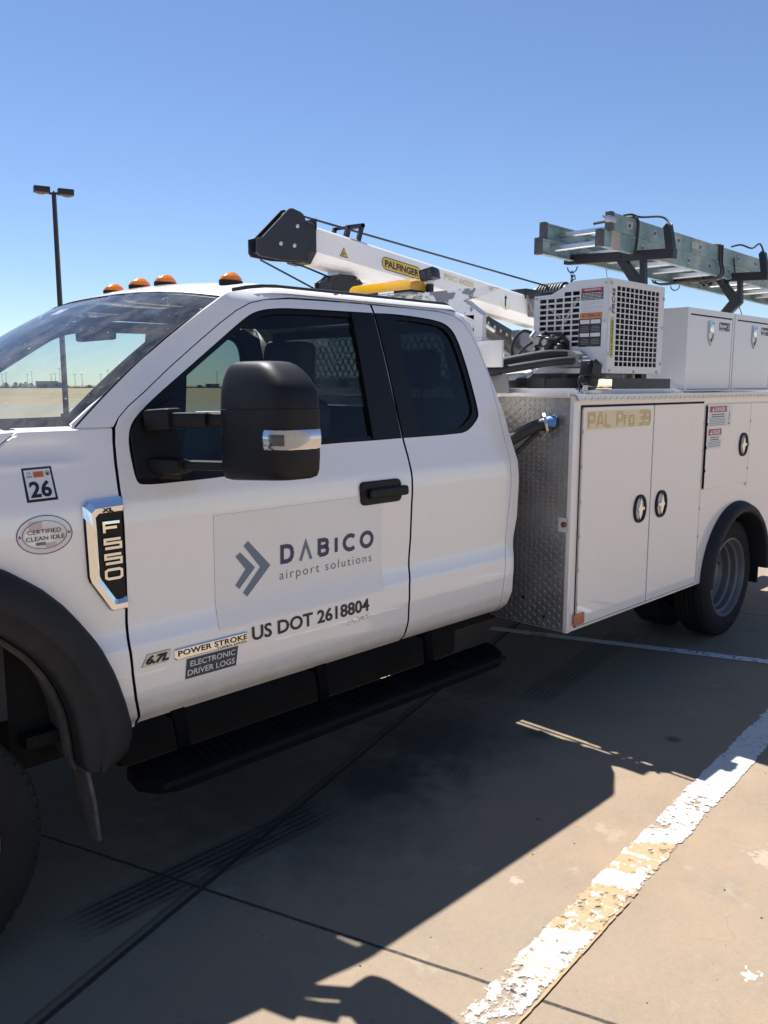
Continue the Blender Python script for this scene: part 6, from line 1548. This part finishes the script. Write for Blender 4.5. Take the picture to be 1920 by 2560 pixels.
for sg, dz in ((-1, .06), (1, 0)):
    mm = Matrix.Translation(pc+rt_*(.20*sg)+Vector((0, 0, 11.14+dz))) @ Matrix.Rotation(R(44.9-90+(28 if sg < 0 else 28)), 4, 'Z') @ Matrix.Rotation(0, 4, 'Z')
    b = MB(); x0_, x1_ = (-.75, 0) if sg < 0 else (0, .75)
    b.box(x0_, x1_, -.24, .24, .02, .30, .015, 2, mm); hd_ = b.build('lamp_head', 'bronze', LP)
    b = MB(); xm = (x0_+x1_)/2+.05*sg; rows = []
    for k_, z_ in ((1, .02), (.85, -.03), (.5, -.065)):
        for i in range(16): a = 2*math.pi*i/16; rows.append(mm @ Vector((xm+.27*k_*math.copysign(abs(math.cos(a))**.6, math.cos(a)), .20*k_*math.copysign(abs(math.sin(a))**.6, math.sin(a)), z_)))
    b.add(rows, [(r_*16+i, r_*16+(i+1) % 16, (r_+1)*16+(i+1) % 16, (r_+1)*16+i) for r_ in range(2) for i in range(16)]+[tuple(range(32, 48))], True); b.build('lamp_lens', 'lamp_glass', hd_)

# ------------------------------------------------------------------ far away: utility poles, sheds, trees on the horizon
proto = None
for i, (x, y) in enumerate([(197, 518), (198.5, 516), (208, 508), (210, 506.5), (218, 498), (219.6, 496), (221.5, 494), (228, 488), (231, 485), (239, 477), (242, 474), (274, 441), (288, 428), (330, 392), (160, 545), (120, 560), (352, 370)]):
    h = [8.5, 9.5, 8.5, 10, 8.5, 9, 12, 8.5, 8.5, 8.5, 11, 8, 10, 9, 9, 9, 9][i]
    if proto is None:
        proto = bpy.data.objects.new('utility_pole', None); COL.objects.link(proto)
        pp1 = obj('pole', MB().cyl((0, 0, -.05), (0, 0, 1), .16, 8, .10).me('pole'), 'wood', proto)
        d = (rt_*.7+bk*.7).normalized()
        ba = MB(); ba.beam(tuple(-d*1.1+Vector((0, 0, .94))), tuple(d*1.1+Vector((0, 0, .94))), .12, .018); pa = obj('crossarm', ba.me('crossarm'), 'wood', proto)
        o = proto
    else:
        o = proto.copy(); COL.objects.link(o)
        for ch in (pp1, pa): c = ch.copy(); COL.objects.link(c); c.parent = o
    o.location = (x, y, 0); o.scale = (1, 1, h)
    tag(o, 'thin wooden utility pole far off on the horizon beyond the dry field', 'utility pole', 'utility poles along the horizon')
def shed(x, y, wd, h, dpt, label):
    T = thing('distant_building', (x, y, 0), label, 'building', 'buildings on the horizon')
    mm = Matrix.Translation((x, y, 0)) @ Matrix.Rotation(R(44.9-90), 4, 'Z')
    b = MB(); b.box(-wd/2, wd/2, 0, dpt, 0, h, 0, 2, mm); b.build('wall', 'farwall', T)
    b = MB(); b.box(-wd/2-.3, wd/2+.3, -.3, dpt+.3, h, h+.35, 0, 2, mm); b.build('roof', 'greyprimer', T)
    b = MB()
    for k in range(int(wd/4)): b.box(-wd/2+1+k*4, -wd/2+2.6+k*4, -.05, 0, 1.0, 2.2, 0, 2, mm)
    b.build('window', 'blackgloss', T)
shed(215, 501, 10.5, 3.8, 8, 'long low grey building on the horizon seen through the windscreen'); shed(220.5, 496, 4.5, 3.0, 6, 'small dark shed right of the long building on the horizon'); shed(286, 431, 7, 2.2, 6, 'small pale building on the horizon seen through the door window')
def tree(x, y, h, wd, seed, label):
    random.seed(seed); T = thing('distant_tree', (x, y, 0), label, 'tree', 'trees on the horizon')
    b = MB(); b.cyl((x, y, 0), (x, y, h*.6), .16, 6, .08); b.tube([(x, y, h*.35), (x+wd*.2, y, h*.65)], .06, 5); b.build('trunk', 'wood', T)
    b = MB()
    for k in range(420):
        a = random.uniform(0, 2*math.pi); r_ = random.random()**.5; zz = random.uniform(.18, 1)
        rad = wd/2*math.sin(math.pi*min(1, (zz*.8+.15)))*(.75+.3*math.sin(a*3+seed))
        c = Vector((x+rad*r_*math.cos(a), y+rad*r_*math.sin(a), h*zz)); n_ = Vector((random.gauss(0, 1), random.gauss(0, 1), random.gauss(0, 1))).normalized(); u = n_.orthogonal().normalized(); v = n_.cross(u); s_ = random.uniform(.12, .32)
        b.add([c-u*s_, c-v*s_*.6, c+u*s_, c+v*s_*.6], [(0, 1, 2, 3)])
    b.build('crown', 'leaf', T)
k_ = 0
for (x, y, h, wd) in [(202.5, 512.5, 3.4, 5), (205, 511, 3.0, 4), (207, 509, 3.6, 5), (209.5, 507, 3, 5), (198.5, 517, 3.2, 6), (194, 521, 2.6, 6), (213, 500, 2.2, 5), (224, 492, 2.0, 5), (190, 524, 2.8, 6), (281, 436, 1.9, 5), (234, 482, 1.8, 6), (245, 471, 1.7, 6)]:
    k_ += 1; tree(x, y, h, wd, k_, 'low bushy tree on the horizon beyond the dry field')
# scrub belt along the far edge of the field
random.seed(11); b = MB()
for k in range(9000):
    t = random.uniform(-320, 420); c = Vector((205, 510, 0))+rt_*t+bk*random.uniform(0, 30); s_ = random.uniform(.3, .8); c.z = random.uniform(0, .5)
    n_ = Vector((random.gauss(0, 1), random.gauss(0, 1), random.gauss(0, 1))).normalized(); u = n_.orthogonal().normalized(); v = n_.cross(u)
    b.add([c-u*s_, c-v*s_*.6, c+u*s_, c+v*s_*.6], [(0, 1, 2, 3)])
sc_ = b.build('scrub', 'leaf'); sc_['kind'] = 'stuff'; sc_['label'] = 'belt of low green scrub along the far edge of the field'; sc_['category'] = 'scrub'

# loose grit lying on the concrete
random.seed(21); b = MB()
for k in range(900):
    x = random.uniform(.6, 6.5); y = random.uniform(.2, 3.4); r_ = .0012+.004*random.random()**4
    a = random.uniform(0, 6.28); P = [(x+r_*math.cos(a+t)*random.uniform(.7, 1.2), y+r_*math.sin(a+t)*random.uniform(.7, 1.2)) for t in (0, 1.25, 2.5, 3.8, 5.0)]
    b.add([(p[0], p[1], 0) for p in P]+[(x+(p[0]-x)*.55, y+(p[1]-y)*.55, r_*.9) for p in P], [tuple(range(5, 10))]+[(i, (i+1) % 5, 5+(i+1) % 5, 5+i) for i in range(5)])
gr_ = b.build('grit', plain('grit_stone', (.17, .145, .115), .9, var=.6, scale=300)); gr_['kind'] = 'stuff'; gr_['label'] = 'loose grit and crumbs scattered on the concrete'; gr_['category'] = 'grit'
